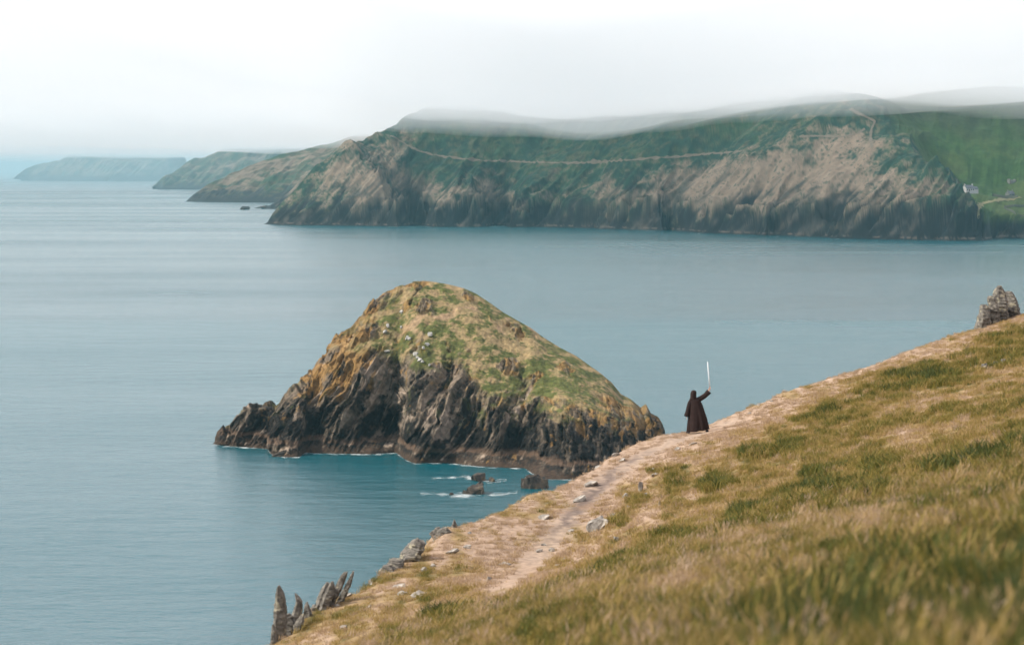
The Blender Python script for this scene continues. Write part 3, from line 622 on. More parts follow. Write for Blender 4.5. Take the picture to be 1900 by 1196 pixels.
# far turf
x, y = scatter(95000, 38, 118, p=0.75); gq, pdq, inq = green_of(x, y)
keep = (brow_s(x, y) < 0.9) & (inq < 45) & (pdq > 0.22 + 0.35 * rg.uniform(size=len(x))) & ((x / y) > -0.16)
x, y, gq, inq = x[keep], y[keep], gq[keep], inq[keep]
tl = np.maximum(smooth(0.36, 0.72, gq + rg.normal(0, 0.08, len(x))), 0.10)
kidx = np.where(rg.uniform(size=len(x)) < tl, 2 + rg.randint(0, 2, len(x)), rg.randint(0, 2, len(x)))
scl = rg.uniform(0.7, 1.25, len(x)) * (1 + 0.9 * smooth(0.55, 1.2, gq)) * lerp(0.75, 1.0, smooth(0, 4, inq))
make_grass('grass', 'short dry and green turf covering the hillside', x, y, kidx, scl, np.clip(0.02 + 0.68 * gq + rg.normal(0, 0.14, len(x)), 0, 1))
# middle and near grass
x, y = scatter(34000, 16, 45); gq, _, inq = green_of(x, y); kp = ((x / y) > -0.16) & (inq > 1)
x, y, gq = x[kp], y[kp], gq[kp]
uu = rg.uniform(size=len(x)); kidx = np.where(uu < 0.70, 2 + rg.randint(0, 2, len(x)), np.where(uu < 0.88, 4 + rg.randint(0, 2, len(x)), 6))
make_grass('grass', 'mixed straw and green grass in the middle of the slope', x, y, kidx, rg.uniform(0.4, 0.9, len(x)) * (1 + 0.5 * smooth(0.7, 1.3, gq)) * np.where(kidx > 3, 0.62, 1.0), np.clip(-0.05 + 0.66 * gq + rg.normal(0, 0.16, len(x)) - 0.28 * (kidx == 6), 0, 1))
x, y = scatter(22000, 4.5, 20); gq, _, _ = green_of(x, y)
kidx = np.where(rg.uniform(size=len(x)) < 0.86, 4 + rg.randint(0, 2, len(x)), 6)
make_grass('grass', 'long blurred green grass with pale seed heads close to the camera', x, y, kidx, rg.uniform(0.32, 0.72, len(x)) * (1 + 0.35 * smooth(0.8, 1.4, gq)), np.clip(0.36 + 0.52 * gq + rg.normal(0, 0.17, len(x)) - 0.4 * (kidx == 6), 0, 1))

# ------------------------------------------------------------------ rocks
STONE = stone_mat('pale_stone', (0.13, 0.12, 0.107), (0.36, 0.335, 0.30), (0.44, 0.41, 0.36), 5.0)
SPIRE = stone_mat('spire_stone', (0.038, 0.035, 0.031), (0.20, 0.185, 0.16), (0.30, 0.275, 0.20), 7.0)
SEAROCK = stone_mat('sea_rock', (0.018, 0.016, 0.015), (0.085, 0.07, 0.055), (0.11, 0.08, 0.05), 0.6)
def hull_mesh(seed, sx, sy, sz, n=22, cuts=1, rough=0.06):
    rg = random.Random(seed); bm = bmesh.new()
    for i in range(n):
        v = Vector((rg.gauss(0, 1), rg.gauss(0, 1), rg.gauss(0, 1))).normalized()
        v = Vector([math.copysign(abs(c_) ** 0.7, c_) for c_ in v]) * rg.uniform(0.8, 1.05)
        bm.verts.new((v.x * sx / 2, v.y * sy / 2, v.z * sz / 2))
    r = bmesh.ops.convex_hull(bm, input=bm.verts)
    bmesh.ops.delete(bm, geom=[g_ for g_ in r['geom_interior'] if isinstance(g_, bmesh.types.BMVert)], context='VERTS')
    if cuts:
        bmesh.ops.subdivide_edges(bm, edges=bm.edges, cuts=cuts, use_grid_fill=True)
        for v in bm.verts:
            v.co += Vector((rg.uniform(-1, 1) * sx, rg.uniform(-1, 1) * sy, rg.uniform(-1, 1) * sz)) * rough * 0.5
    bmesh.ops.triangulate(bm, faces=bm.faces)
    me = bpy.data.meshes.new('rock'); bm.to_mesh(me); bm.free()
    me.polygons.foreach_set('use_smooth', [False] * len(me.polygons)); return me
stones = [  # pixel, width px, height px, label (None: shared)
 (1154, 829, 14, 7, 'pale flat slab on the brow to the left of the robed person'), (1142, 846, 16, 9, 'pale slab at the cliff edge above the dark path strip'), (1110, 864, 15, 7, 'grey slab on the brow beside the upper path'),
 (1097, 901, 30, 13, 'broad flat grey slab left of the dark path strip'), (1074, 930, 30, 13, 'long flat grey slab low beside the dark path strip'), (1011, 962, 22, 12, 'narrow tilted slab left of the path among dry grass'),
 (1160, 921, 14, 9, 'small pale stone between the dark path strip and the upright pointed stone'), (1189, 912, 11, 21, 'upright white pointed stone right of the path'), (1199, 920, 9, 9, 'small white stone at the foot of the upright pointed stone'), (1168, 942, 15, 10, 'pale round stone below the upright pointed stone'),
 (1137, 957, 12, 7, 'small stone just above the large broken outcrop'), (1111, 982, 44, 30, 'large broken pale outcrop right of the path'), (1134, 970, 12, 10, 'small pale stone touching the right edge of the large broken outcrop'), (1024, 1023, 13, 10, 'white stone sitting in the middle of the lower path'), (1001, 1023, 13, 8, 'grey stone left of the white stone on the lower path'),
 (1143, 1006, 10, 16, 'upright pale stone at the lower right of the large outcrop'), (1211, 873, 14, 8, 'dark shadowed rock in a green tuft right of the path'), (1216, 883, 18, 7, 'low rock just below the dark shadowed rock'), (1286, 824, 15, 5, 'flat pale stone just below the robed person'), (1257, 834, 10, 7, 'small stone to the lower left of the robed person'),
 (1224, 938, 6, 10, 'tiny pale stone in grass to the right of the upright pointed stone'), (1099, 1031, 9, 6, 'small stone on bare ground below the large broken outcrop'), (1046, 1037, 10, 6, 'small stone below and right of the white stone on the lower path'), (870, 989, 9, 6, 'small stone near the brow above the wide pale stone'), (840, 1026, 26, 12, 'wide pale stone on the dry slope below the cliff edge'), (867, 1016, 16, 9, 'small stone just right of the wide pale stone on the dry slope'),
 (934, 1048, 28, 10, 'long tilted slab on the slope left of the lower path'), (905, 1078, 16, 12, 'rounded pale stone at the edge of the blurred grass'), (789, 1058, 18, 10, 'dark edged rock half sunk in the slope'), (802, 1050, 14, 8, 'small stone against the dark edged half sunk rock'), (740, 1089, 28, 10, 'grey slab with dark underside on the lower slope'), (776, 1105, 34, 11, 'long pale slab slanting down the lower slope'),
 (746, 1103, 22, 13, 'flat grey slab left of the long pale slanting slab'), (642, 1108, 28, 12, 'flat pale slab to the right of the leaning slab cluster'), (535, 1178, 36, 14, 'broad grey slab at the foot of the tall pointed pillar'), (637, 1166, 16, 9, 'small pale stone lowest on the slope beside the blurred grass'), (624, 1125, 12, 8, 'small stone at the right foot of the leaning slab cluster'), (683, 1126, 14, 6, 'thin stone on the lower slope right of the flat pale slab'), (678, 1088, 14, 9, 'small stone just below the pale slab on the brow'), (692, 1080, 18, 9, 'pale slab on the brow above the leaning slab cluster'),
 (1408, 752, 6, 7, 'left one of two tiny stones on the skyline right of the person'), (1432, 745, 6, 6, 'right one of two tiny stones on the skyline right of the person'), (1390, 768, 9, 4, 'tiny flat stone on the tan slope below the two skyline stones'), (1815, 801, 8, 5, 'tiny pale stone alone in the grass at the far right'), (1009, 1012, 10, 6, 'small stone just above the grey stone on the lower path'), (1060, 985, 14, 5, 'thin flat stone to the left of the large broken outcrop'), (1034, 1050, 12, 6, 'small stone lowest on the worn path'), (1170, 925, 8, 6, 'tiny stone just left of the upright pointed stone')]
for i, (px, py, wp, hp, lb) in enumerate(stones):
    p = slope_hit(px, py); s = p[1] / F
    me = hull_mesh(100 + i, wp * s * 1.1, wp * s * random.uniform(0.8, 1.3), hp * s * 1.2, 12, 1 if wp < 25 else 2, 0.09)
    o = link('stone', me, STONE); o.location = (p[0], p[1], p[2] + hp * s * (0.34 if hp > wp else 0.16)); o.rotation_euler = (random.uniform(-.12, .12), 0 if hp > wp else -0.28 + random.uniform(-.1, .1), random.uniform(-0.3, 0.3))
    if lb: tag(o, lb, 'stone', 'loose stones on the hillside')
    else: tag(o, 'small pale stone half sunk in the dry grass of the slope', 'stone', 'small loose stones on the hillside')

def spire(name, label, rows_, d, thick, seed, group=None, mat=None, yoff=0):
    """standing slab: rows of (py, xl, xr) from the top down, at distance d"""
    rg = random.Random(seed); A = np.array(rows_, float); A = np.vstack([A, [A[-1, 0] + 14, A[-1, 1] - 2, A[-1, 2] + 2]]); s = d / F
    mid = (A[:, 1] + A[:, 2]) / 2; A[:, 1] = mid + (A[:, 1] - mid) * 1.18; A[:, 2] = mid + (A[:, 2] - mid) * 1.18; thick = thick * 1.4
    ys = np.linspace(A[0, 0], A[-1, 0], 26); xl = np.interp(ys, A[:, 0], A[:, 1]); xr = np.interp(ys, A[:, 0], A[:, 2])
    nA = 10; V = []; colr = [rg.uniform(-.22, .10) for _ in range(nA)]; jj = [rg.randrange(9) for _ in range(nA)]
    ox = (A[-1, 1] + A[-1, 2]) / 2
    for k, (yy, a, c_) in enumerate(zip(ys, xl, xr)):
        cx = ((a + c_) / 2 - ox) * s; rx = max((c_ - a) / 2, 0.15) * s; ry = thick / 2 * min(1.0, 0.35 + 1.2 * k / 25); z = (A[-1, 0] - yy) * s
        ring = []
        for j in range(nA):
            a_ = 2 * math.pi * j / nA; ca, sa = math.cos(a_), math.sin(a_)
            q = 1 + 0.08 * rg.uniform(-1, 1) + colr[j] + 0.16 * perlin(j * 0.9 + seed, k * 0.16, 0.3) + (0.04 if (k + jj[j]) % 9 < 2 else 0)
            ring.append((cx + math.copysign(abs(ca) ** 0.75, ca) * rx * q, math.copysign(abs(sa) ** 0.75, sa) * ry * q, z + 0.02 * rg.uniform(-1, 1)))
        V.append(ring + [ring[0]])
    me = bpy.data.meshes.new(name); n, mm = len(V), nA
    vs = [v for r_ in V for v in r_[:nA]]; fs = [(i * mm + j, i * mm + (j + 1) % mm, (i + 1) * mm + (j + 1) % mm, (i + 1) * mm + j) for i in range(n - 1) for j in range(mm)]
    fs.append(tuple(range(mm)))
    me.from_pydata(vs, [], fs); bmx = bmesh.new(); bmx.from_mesh(me); bmesh.ops.recalc_face_normals(bmx, faces=bmx.faces); bmesh.ops.triangulate(bmx, faces=bmx.faces); bmx.to_mesh(me); bmx.free()
    me.polygons.foreach_set('use_smooth', [False] * len(me.polygons))
    o = link(name, me, mat or SPIRE); b_ = P(ox, A[-1, 0], d); o.location = (b_[0], b_[1] + yoff, b_[2])
    return tag(o, label, 'rock', group)
G1 = 'standing rock slabs on the cliff edge'
spire('rock_pillar', 'tall pointed rock pillar standing at the bottom left cliff edge', [(1085, 516.5, 518.5), (1090, 514, 522), (1100, 512, 526), (1115, 510.5, 529), (1135, 509, 531), (1160, 507, 531), (1200, 503, 528)], 50.6, 0.24, 1, G1)
spire('rock_pillar', 'short dark rock blade low against the tall pointed pillar', [(1158, 505, 508), (1170, 504, 511), (1200, 502, 513)], 50.0, 0.18, 2, G1)
spire('rock_pillar', 'curved horn of rock between the pillar and the leaning slabs', [(1101, 547, 549), (1106, 547, 554), (1115, 549, 561), (1128, 546, 561), (1150, 536, 560), (1165, 528, 556)], 51.5, 0.3, 3, G1)
spire('rock_pillar', 'broken grey rock beside the foot of the tall pillar', [(1138, 533, 538), (1143, 527, 546), (1155, 522, 552), (1175, 516, 548), (1190, 512, 540)], 51.2, 0.3, 4, G1)
spire('rock_pillar', 'low angular rock with pale edge on the grass below the horn', [(1139, 560, 563), (1146, 554, 564), (1160, 547, 562), (1168, 545, 558)], 51.0, 0.2, 5, G1)
spire('rock_slab', 'leftmost leaning slab of the cluster', [(1080, 606, 610), (1090, 598, 613), (1105, 591, 609), (1125, 585, 603), (1140, 582, 598)], 54.0, 0.3, 6, G1)
spire('rock_slab', 'second leaning slab of the cluster with notched top', [(1078, 614, 619), (1088, 608, 622), (1105, 600, 618), (1122, 594, 612), (1135, 590, 606)], 53.8, 0.3, 7, G1)
spire('rock_slab', 'tallest leaning slab of the cluster', [(1060, 640, 644), (1064, 634, 644), (1074, 629, 641), (1090, 621, 635), (1108, 612, 626), (1125, 606, 618)], 54.2, 0.32, 8, G1)
spire('rock_slab', 'thin rightmost leaning slab of the cluster', [(1060, 654, 657), (1066, 651, 656), (1078, 645, 653), (1092, 637, 648), (1105, 630, 642), (1118, 624, 636)], 54.6, 0.22, 9, G1)
spire('rock_slab', 'small dark stub of rock left of the leaning slabs', [(1117, 568, 571), (1122, 566, 573), (1135, 565, 578)], 53.0, 0.2, 10, G1)
spire('rock_slab', 'striped rock face jutting from the brow halfway down the slope', [(999, 770, 776), (1006, 760, 788), (1018, 752, 786), (1030, 745, 780), (1045, 738, 770)], 61.8, 0.7, 11, G1)
spire('rock_slab', 'flat layered slab on the brow below the striped rock', [(1036, 724, 742), (1040, 722, 750), (1046, 718, 748), (1056, 714, 742)], 60.5, 0.6, 12, G1)
spire('rock_slab', 'dark lowest ledge of rock on the brow above the slabs', [(1048, 712, 726), (1055, 705, 738), (1066, 702, 730)], 60.0, 0.5, 13, G1)
spire('rock_slab', 'small pointed rock on the brow by the dark water', [(964, 842, 844), (970, 840, 846), (984, 834, 852)], 66.5, 0.35, 14, G1)
spire('rock_slab', 'low dark rock on the brow left of the small pointed rock', [(978, 824, 830), (984, 815, 834), (996, 806, 832)], 65.5, 0.4, 15, G1)
G2 = 'rock outcrop on the skyline at the right edge'
spire('rock_pillar', 'main spiky rock of the outcrop at the right edge', [(530, 1852, 1858), (536, 1847, 1862), (545, 1844, 1866), (560, 1842, 1869), (575, 1840, 1870), (594, 1836, 1870)], 102.5, 0.9, 21, G2)
spire('rock_pillar', 'dark rounded boulder right of the main spiky rock', [(541, 1866, 1876), (546, 1863, 1881), (555, 1863, 1884), (568, 1862, 1887), (586, 1860, 1890)], 103.5, 0.9, 22, G2)
spire('rock_pillar', 'slim grey rock left of the main spiky rock', [(549, 1834, 1841), (553, 1832, 1846), (565, 1834, 1850), (580, 1832, 1852), (596, 1829, 1852)], 101.6, 0.7, 23, G2)
spire('rock_pillar', 'lowest leftmost rock of the skyline outcrop', [(565, 1820, 1829), (570, 1818, 1834), (582, 1817, 1836), (606, 1811, 1834)], 101.2, 0.7, 24, G2)
G3 = 'broken rocks bedded at the cliff edge'
for i, (px, py, wp, hp, lb) in enumerate([(508, 1188, 14, 14, 'broken rock at the very foot of the tall pointed pillar'), (545, 1158, 20, 16, 'broken rock below the curved horn'), (566, 1141, 22, 14, 'mossy low rock right of the curved horn'), (583, 1133, 18, 13, 'broken rock at the left foot of the leaning slabs'), (604, 1122, 18, 12, 'broken rock under the middle of the leaning slabs'), (628, 1107, 16, 10, 'broken rock at the right foot of the leaning slabs'), (664, 1088, 20, 10, 'flat broken rock on the brow right of the leaning slabs'), (1826, 600, 16, 10, 'broken rock at the left foot of the skyline outcrop'), (1846, 592, 20, 10, 'broken rock at the middle foot of the skyline outcrop'), (1868, 583, 20, 9, 'broken rock at the right foot of the skyline outcrop'), (810, 992, 26, 11, 'dark broken ledge along the brow by the water'), (785, 1010, 22, 11, 'broken rock on the brow right of the striped rock'), (700, 1070, 22, 9, 'broken rock on the brow below the lowest ledge')]):
    p = slope_hit(px, py); s_ = p[1] / F
    o = link('broken_rock', hull_mesh(400 + i, wp * s_ * 1.1, wp * s_ * 1.1, hp * s_ * 1.5, 11, 2, 0.10), SPIRE); o.location = (p[0], p[1] + 0.05, p[2] + hp * s_ * 0.25); o.rotation_euler = (0.1, -0.5, random.uniform(-.5, .5))
    tag(o, lb, 'rock', G3)
# rocks in the sea
def sea_rock(label, px, py, wp, hp, seed, depth=1.2):
    p = sea_pt(px, py); s = p[1] / F; me = hull_mesh(seed, wp * s * 1.08, wp * s * depth, hp * s * 2.3, 15, 3, 0.09)
    o = link('sea_rock', me, SEAROCK); o.location = (p[0], p[1] + wp * s * 0.4, hp * s * -0.12); o.rotation_euler = (0, -0.25, 0.2 * (seed % 3)); return tag(o, label, 'rock', 'rocks standing in the sea')
sea_rock('dark rock awash in front of the island, lower of two', 884, 916, 42, 20, 201)
sea_rock('small pointed knob at the left end of the lower sea rock', 866, 917, 18, 10, 202)
sea_rock('dark rock behind the lower sea rock in front of the island', 890, 892, 28, 16, 203)
sea_rock('tiny rock right of the two dark sea rocks', 912, 893, 16, 7, 204)
sea_rock('brown rock ledge at the foot of the island beside the brow', 990, 908, 58, 28, 205, 0.7)
sea_rock('tiny dark rock awash left of the lower sea rock', 838, 918, 9, 6, 206)
sea_rock('rounded rock at the sea foot of the main headland tip', 524, 415.5, 22, 20, 207, 0.6)
sea_rock('low skerry off the left tip of the main headland', 508, 416, 40, 9, 208, 0.5)
sea_rock('small black skerry between the headland tips', 454, 389, 20, 7, 209, 0.5)
sea_rock('low flat skerry just right of the small black one', 480, 386.5, 30, 4, 210, 0.5)
sea_rock('dark rock ledge at the left foot of the island', 527, 848, 52, 14, 211, 0.5)
# pale boulders on the island
def isl_pt(px, py):
    q = ISL_V.reshape(-1, 3); a, b_ = px_of(q); dd = (a - px) ** 2 + (b_ - py) ** 2 + np.where(q[:, 1] > 590, 1e6, 0); return q[np.argmin(dd)]
for i, (px, py, wp, hp, lb) in enumerate([(798, 622, 11, 9, 'white boulder highest on the island turf'), (793, 640, 11, 6, 'white boulder just below the highest one on the island'), (786, 646, 6, 6, 'small pale boulder just below the second white boulder on the island'), (771, 658, 12, 7, 'wide pale boulder at the left of the lowest island boulder group'), (778, 668, 10, 7, 'pale boulder lowest in the group on the island turf'), (784, 671, 7, 6, 'small pale boulder right of the lowest one on the island'), (775, 664, 8, 5, 'small pale boulder in the middle of the lowest island group'), (760, 630, 8, 6, 'right one of two pale boulders side by side on the island'), (755, 628, 9, 8, 'left one of two pale boulders side by side on the island'), (720, 606, 8, 9, 'white boulder on the left shoulder of the island'), (715, 616, 9, 7, 'pale boulder just below the white one on the left island shoulder'), (744, 608, 5, 5, 'tiny pale boulder above the side by side pair on the island'), (718, 652, 12, 4, 'flat pale boulder at the upper edge of the island cliffs'), (700, 655, 7, 5, 'leftmost small pale boulder at the edge of the island cliffs'), (797, 678, 6, 5, 'rightmost tiny boulder below the lowest island boulder group'), (745, 580, 8, 7, 'topmost small pale boulder high on the left of the island')]):
    p = isl_pt(px, py); s = p[1] / F
    o = link('boulder', hull_mesh(300 + i, wp * s, wp * s, hp * s * 1.2, 16, 1), PALE if i else globals().setdefault('PALE', stone_mat('white_stone', (0.22, 0.215, 0.20), (0.46, 0.45, 0.42), (0.40, 0.38, 0.34), 0.6)))
    o.location = p + np.array([0, -0.2, hp * s * 0.25])
    tag(o, lb or 'small pale boulder in the green turf on the island', 'boulder', 'pale boulders on the island' if lb else 'small pale boulders on the island')

# ------------------------------------------------------------------ foam along the island foot and round the sea rocks
m, nt, N, L, b = new_mat('sea_foam'); tc = N.new('ShaderNodeTexCoord'); n1 = N.new('ShaderNodeTexNoise'); n1.inputs['Scale'].default_value = 0.45; n1.inputs['Detail'].default_value = 8; n1.inputs['Roughness'].default_value = 0.65
at = N.new('ShaderNodeVertexColor'); at.layer_name = 'col'
L.new(tc.outputs['Object'], n1.inputs['Vector']); sb = N.new('ShaderNodeMath'); sb.operation = 'MULTIPLY_ADD'; sb.inputs[1].default_value = 0.42
L.new(at.outputs['Color'], sb.inputs[0]); L.new(n1.outputs['Fac'], sb.inputs[2])
mr = N.new('ShaderNodeMapRange'); mr.inputs[1].default_value = 0.62; mr.inputs[2].default_value = 0.95; L.new(sb.outputs[0], mr.inputs[0]); mr.inputs[4].default_value = 0.5
L.new(mr.outputs[0], b.inputs['Alpha']); b.inputs['Base Color'].default_value = (0.75, 0.80, 0.80, 1); b.inputs['Roughness'].default_value = 0.9
FOAM = m
def foam_strip(name, label, pts, wd, off=0.0):
    A = np.array(pts); seg = np.r_[0, np.cumsum(np.linalg.norm(np.diff(A, axis=0), axis=1))]; s = np.linspace(0, seg[-1], max(20, int(seg[-1] / 0.5)))
    cx, cy = np.interp(s, seg, A[:, 0]), np.interp(s, seg, A[:, 1]); o = np.linspace(-1, 1, 9)
    wv = wd * (1 + 0.7 * fbm(s / 6, s * 0 + len(pts), 0, 3))
    X = cx[:, None] + 0 * o; Y = cy[:, None] + off + o[None, :] * wv[:, None]
    cc = (1 - np.abs(o))[None, :] * (0.55 + 0.9 * fbm(s / 4, s * 0 + 2, 1, 3))[:, None]
    ob = link(name, grid_mesh(name, np.stack([X, Y, np.full(X.shape, 0.03)], -1), np.repeat(np.clip(cc, 0, 1)[..., None], 3, -1), gain=1.0), FOAM)
    return tag(ob, label, 'foam', kind='stuff')
foam_strip('sea_foam', 'broken white foam along the foot of the island', [sea_pt(a, c_ + 1)[:2] for a, c_ in ifr], 2.6)
foam_strip('sea_foam', 'white foam swirling round the dark sea rocks', [sea_pt(a, c_)[:2] for a, c_ in ((780, 915), (830, 917), (850, 920), (880, 919), (930, 917), (960, 913))], 4.5)
foam_strip('sea_foam', 'faint foam between the sea rocks and the island', [sea_pt(a, c_)[:2] for a, c_ in ((800, 888), (860, 884), (905, 893), (940, 890))], 4.0)
for a, c_, wh in ((1206, 428.4, 'leftmost'), (1290, 432.6, 'second'), (1436, 438.3, 'third'), (1548, 442.6, 'rightmost')):
    foam_strip('sea_foam', wh + ' of four white breakers at the foot of the far cliffs', [sea_pt(a - 9, c_ + 0.3)[:2], sea_pt(a + 9, c_ + 0.6)[:2]], 7)

# ------------------------------------------------------------------ person in a robe, with a rod held up
pd_ = slope_hit(1294, 803.5)
D = pd_[1]; U = D / F
pp = P(1294, 803.5, D)
person = empty('person', (pp[0], pp[1], pp[2])); tag(person, 'person in a dark hooded robe seen from behind, one arm raised', 'person')
SKIN = plain('skin', (0.55, 0.33, 0.24), 0.6, 0.08, 20); ROBE = plain('robe_cloth', (0.026, 0.017, 0.016), 0.95, 0.35, 9, 0.1); TROUS = plain('trouser_cloth', (0.38, 0.39, 0.42), 0.9, 0.1, 20); SHOE = plain('shoe', (0.03, 0.03, 0.035), 0.6)
def gz(lx): return float(slope_h(np.array([pp[0] + lx]), np.array([pp[1]]))[0] - pp[2])
zl, zrr = gz(-0.36), gz(0.36)
J = {'pel': (0.02, 0, 0.80, .125), 'sp': (-0.05, 0, 1.02, .12), 'ch': (-0.10, 0, 1.17, .125), 'nk': (-0.135, 0, 1.30, .055), 'hd': (-0.145, 0.01, 1.40, .085), 'ht': (-0.147, 0.01, 1.47, .075),
     'hl': (-0.07, 0, 0.76, .09), 'kl': (-0.24, 0.02, 0.40 + zl / 2, .065), 'al': (-0.325, 0, zl + 0.09, .042), 'tl': (-0.39, 0.12, zl + 0.035, .035),
     'hr': (0.11, 0, 0.76, .09), 'kr': (0.25, 0.02, 0.44 + zrr / 2, .065), 'ar': (0.335, 0, zrr + 0.09, .042), 'tr': (0.42, 0.11, zrr + 0.035, .035),
     'sl': (-0.235, 0, 1.20, .06), 'el': (-0.315, -0.02, 0.92, .045), 'wl': (-0.375, 0.03, 0.68, .03), 'pl': (-0.385, 0.05, 0.61, .034),
     'sr': (0.045, 0, 1.20, .06), 'er': (0.26, 0, 1.36, .045), 'wr': (0.42, 0, 1.56, .030), 'pr': (0.447, -0.005, 1.63, .036)}
Eg = [('pel', 'sp'), ('sp', 'ch'), ('ch', 'nk'), ('nk', 'hd'), ('hd', 'ht'), ('pel', 'hl'), ('hl', 'kl'), ('kl', 'al'), ('al', 'tl'), ('pel', 'hr'), ('hr', 'kr'), ('kr', 'ar'), ('ar', 'tr'), ('ch', 'sl'), ('sl', 'el'), ('el', 'wl'), ('wl', 'pl'), ('ch', 'sr'), ('sr', 'er'), ('er', 'wr'), ('wr', 'pr')]
def fing(root, side, pts_, r0):
    prev = root
    for k, q in enumerate(pts_):
        nm_ = '%s%s%d' % (root, side, k); J[nm_] = (*q, r0 * (1 - 0.12 * k)); Eg.append((prev, nm_)); prev = nm_
for k in range(4):   # right hand wraps the grip
    z = 1.607 + 0.021 * k; fing('pr', 'f%d' % k, [(0.470, -0.03, z), (0.475, 0.03, z + .004), (0.448, 0.045, z + .006)], 0.0095)
fing('pr', 't', [(0.43, -0.04, 1.655), (0.452, -0.045, 1.675)], 0.0105)
for k in range(4):
    y = 0.02 + 0.02 * k; fing('pl', 'f%d' % k, [(-0.393, y, 0.565), (-0.390, y + .004, 0.525 + .006 * abs(k - 1.5)), (-0.378, y + .004, 0.50 + .006 * abs(k - 1.5))], 0.0095)
fing('pl', 't', [(-0.372, 0.095, 0.59), (-0.366, 0.105, 0.555)], 0.0105)
names = list(J); me = bpy.data.meshes.new('body'); me.from_pydata([J[k][:3] for k in names], [(names.index(a), names.index(c_)) for a, c_ in Eg], [])
body = link('body', me, SKIN, person); sk = body.modifiers.new('skin', 'SKIN'); sk.use_smooth_shade = True
for i, k in enumerate(names):
    sv = me.skin_vertices[0].data[i]; sv.radius = (J[k][3], J[k][3]); sv.use_root = (k == 'pel')
ss = body.modifiers.new('sub', 'SUBSURF'); ss.levels = 1; ss.render_levels = 1
def tube(name, rings, n, mat, parent, cap0=False, cap1=False, fold=None, solid=0.0):
    vs, fs = [], []
    for k, (cx, cy, cz, ax, rx, ry) in enumerate(rings):
        ax = Vector(ax).normalized(); s_ = ax.cross(Vector((0, 1, 0))).normalized(); t_ = ax.cross(s_).normalized()
        for j in range(n):
            a = 2 * math.pi * j / n; f = 1 + (fold(k / (len(rings) - 1), a) if fold else 0)
            p = Vector((cx, cy, cz)) + s_ * math.cos(a) * rx * f + t_ * math.sin(a) * ry * f; vs.append(tuple(p))
    for k in range(len(rings) - 1):
        for j in range(n): fs.append((k * n + j, k * n + (j + 1) % n, (k + 1) * n + (j + 1) % n, (k + 1) * n + j))
    if cap0: fs.append(tuple(range(n))[::-1])
    if cap1: fs.append(tuple((len(rings) - 1) * n + j for j in range(n)))
    me = bpy.data.meshes.new(name); me.from_pydata(vs, [], fs, shade_flat=False)
    o = link(name, me, mat, parent)
    if solid: q = o.modifiers.new('thick', 'SOLIDIFY'); q.thickness = solid
    return o
prof = [(0.10, -0.36, 0.40, .26), (0.30, -0.345, 0.385, .25), (0.57, -0.315, 0.35, .22), (0.80, -0.295, 0.275, .19), (1.04, -0.275, 0.19, .165), (1.16, -0.275, 0.125, .15), (1.225, -0.245, 0.085, .13), (1.265, -0.205, 0.0, .10), (1.30, -0.19, -0.09, .08)]
zz = np.linspace(0.10, 1.30, 30); pr_ = np.array(prof)
rings = []
for z in zz:
    a, c_, r_ = [np.interp(z, pr_[:, 0], pr_[:, k]) for k in (1, 2, 3)]
    rings.append(((a + c_) / 2, 0.0, z + 0.06 * ((a + c_) / 2 < 9) * 0, (0, 0, 1), (c_ - a) / 2, r_))
robe = tube('robe', rings, 64, ROBE, person, solid=0.008, fold=lambda k, a: (1 - k) ** 1.2 * (0.15 * math.sin(7 * a + 1.3 * math.sin(3 * a) + k * 2.5) + 0.03 * math.sin(17 * a + 2)))
for v in robe.data.vertices:   # hem dips to the left as in the photo
    k = max(0, 1 - v.co.z / 0.5); v.co.z += k * 0.075 * v.co.x / 0.38 + (0.012 * math.sin(v.co.x * 23) * k)
def limb(name, pts_, mat, parent):
    A = np.array(pts_); s = np.linspace(0, len(A) - 1, 16); I = [np.interp(s, range(len(A)), A[:, k]) for k in range(5)]
    rr_ = []
    for i in range(16):
        j0, j1 = max(0, i - 1), min(15, i + 1); ax = (I[0][j1] - I[0][j0], I[1][j1] - I[1][j0], I[2][j1] - I[2][j0]); rr_.append((I[0][i], I[1][i], I[2][i], ax, I[3][i], I[4][i]))
    return tube(name, rr_, 28, mat, parent, cap0=True, solid=0.006, fold=lambda k, a: 0.05 * k * math.sin(5 * a + 6 * k) + 0.03 * math.sin(14 * k + 2 * a))
limb('sleeve', [(-0.18, 0, 1.22, .085, .085), (-0.27, 0, 1.10, .085, .09), (-0.32, -.01, 0.88, .085, .095), (-0.375, 0.02, 0.615, .105, .11)], ROBE, person)
limb('sleeve', [(-0.02, 0, 1.18, .10, .10), (0.10, 0, 1.245, .095, .095), (0.26, 0, 1.345, .085, .095), (0.425, 0, 1.515, .10, .11)], ROBE, person)
hood = []
for k, (z, rx, ry, cy) in enumerate([(1.24, .15, .13, 0), (1.28, .115, .115, 0), (1.33, .105, .125, 0.0), (1.40, .108, .135, 0.01), (1.47, .105, .13, 0.01), (1.52, .088, .11, 0.0), (1.548, .055, .07, -0.01), (1.56, .015, .02, -0.01)]):
    hood.append((-0.145 + 0.01 * (k > 3), cy, z, (0, 0, 1), rx, ry))
tube('hood', hood, 32, ROBE, person, cap1=True, fold=lambda k, a: 0.03 * math.sin(5 * a + 4 * k))
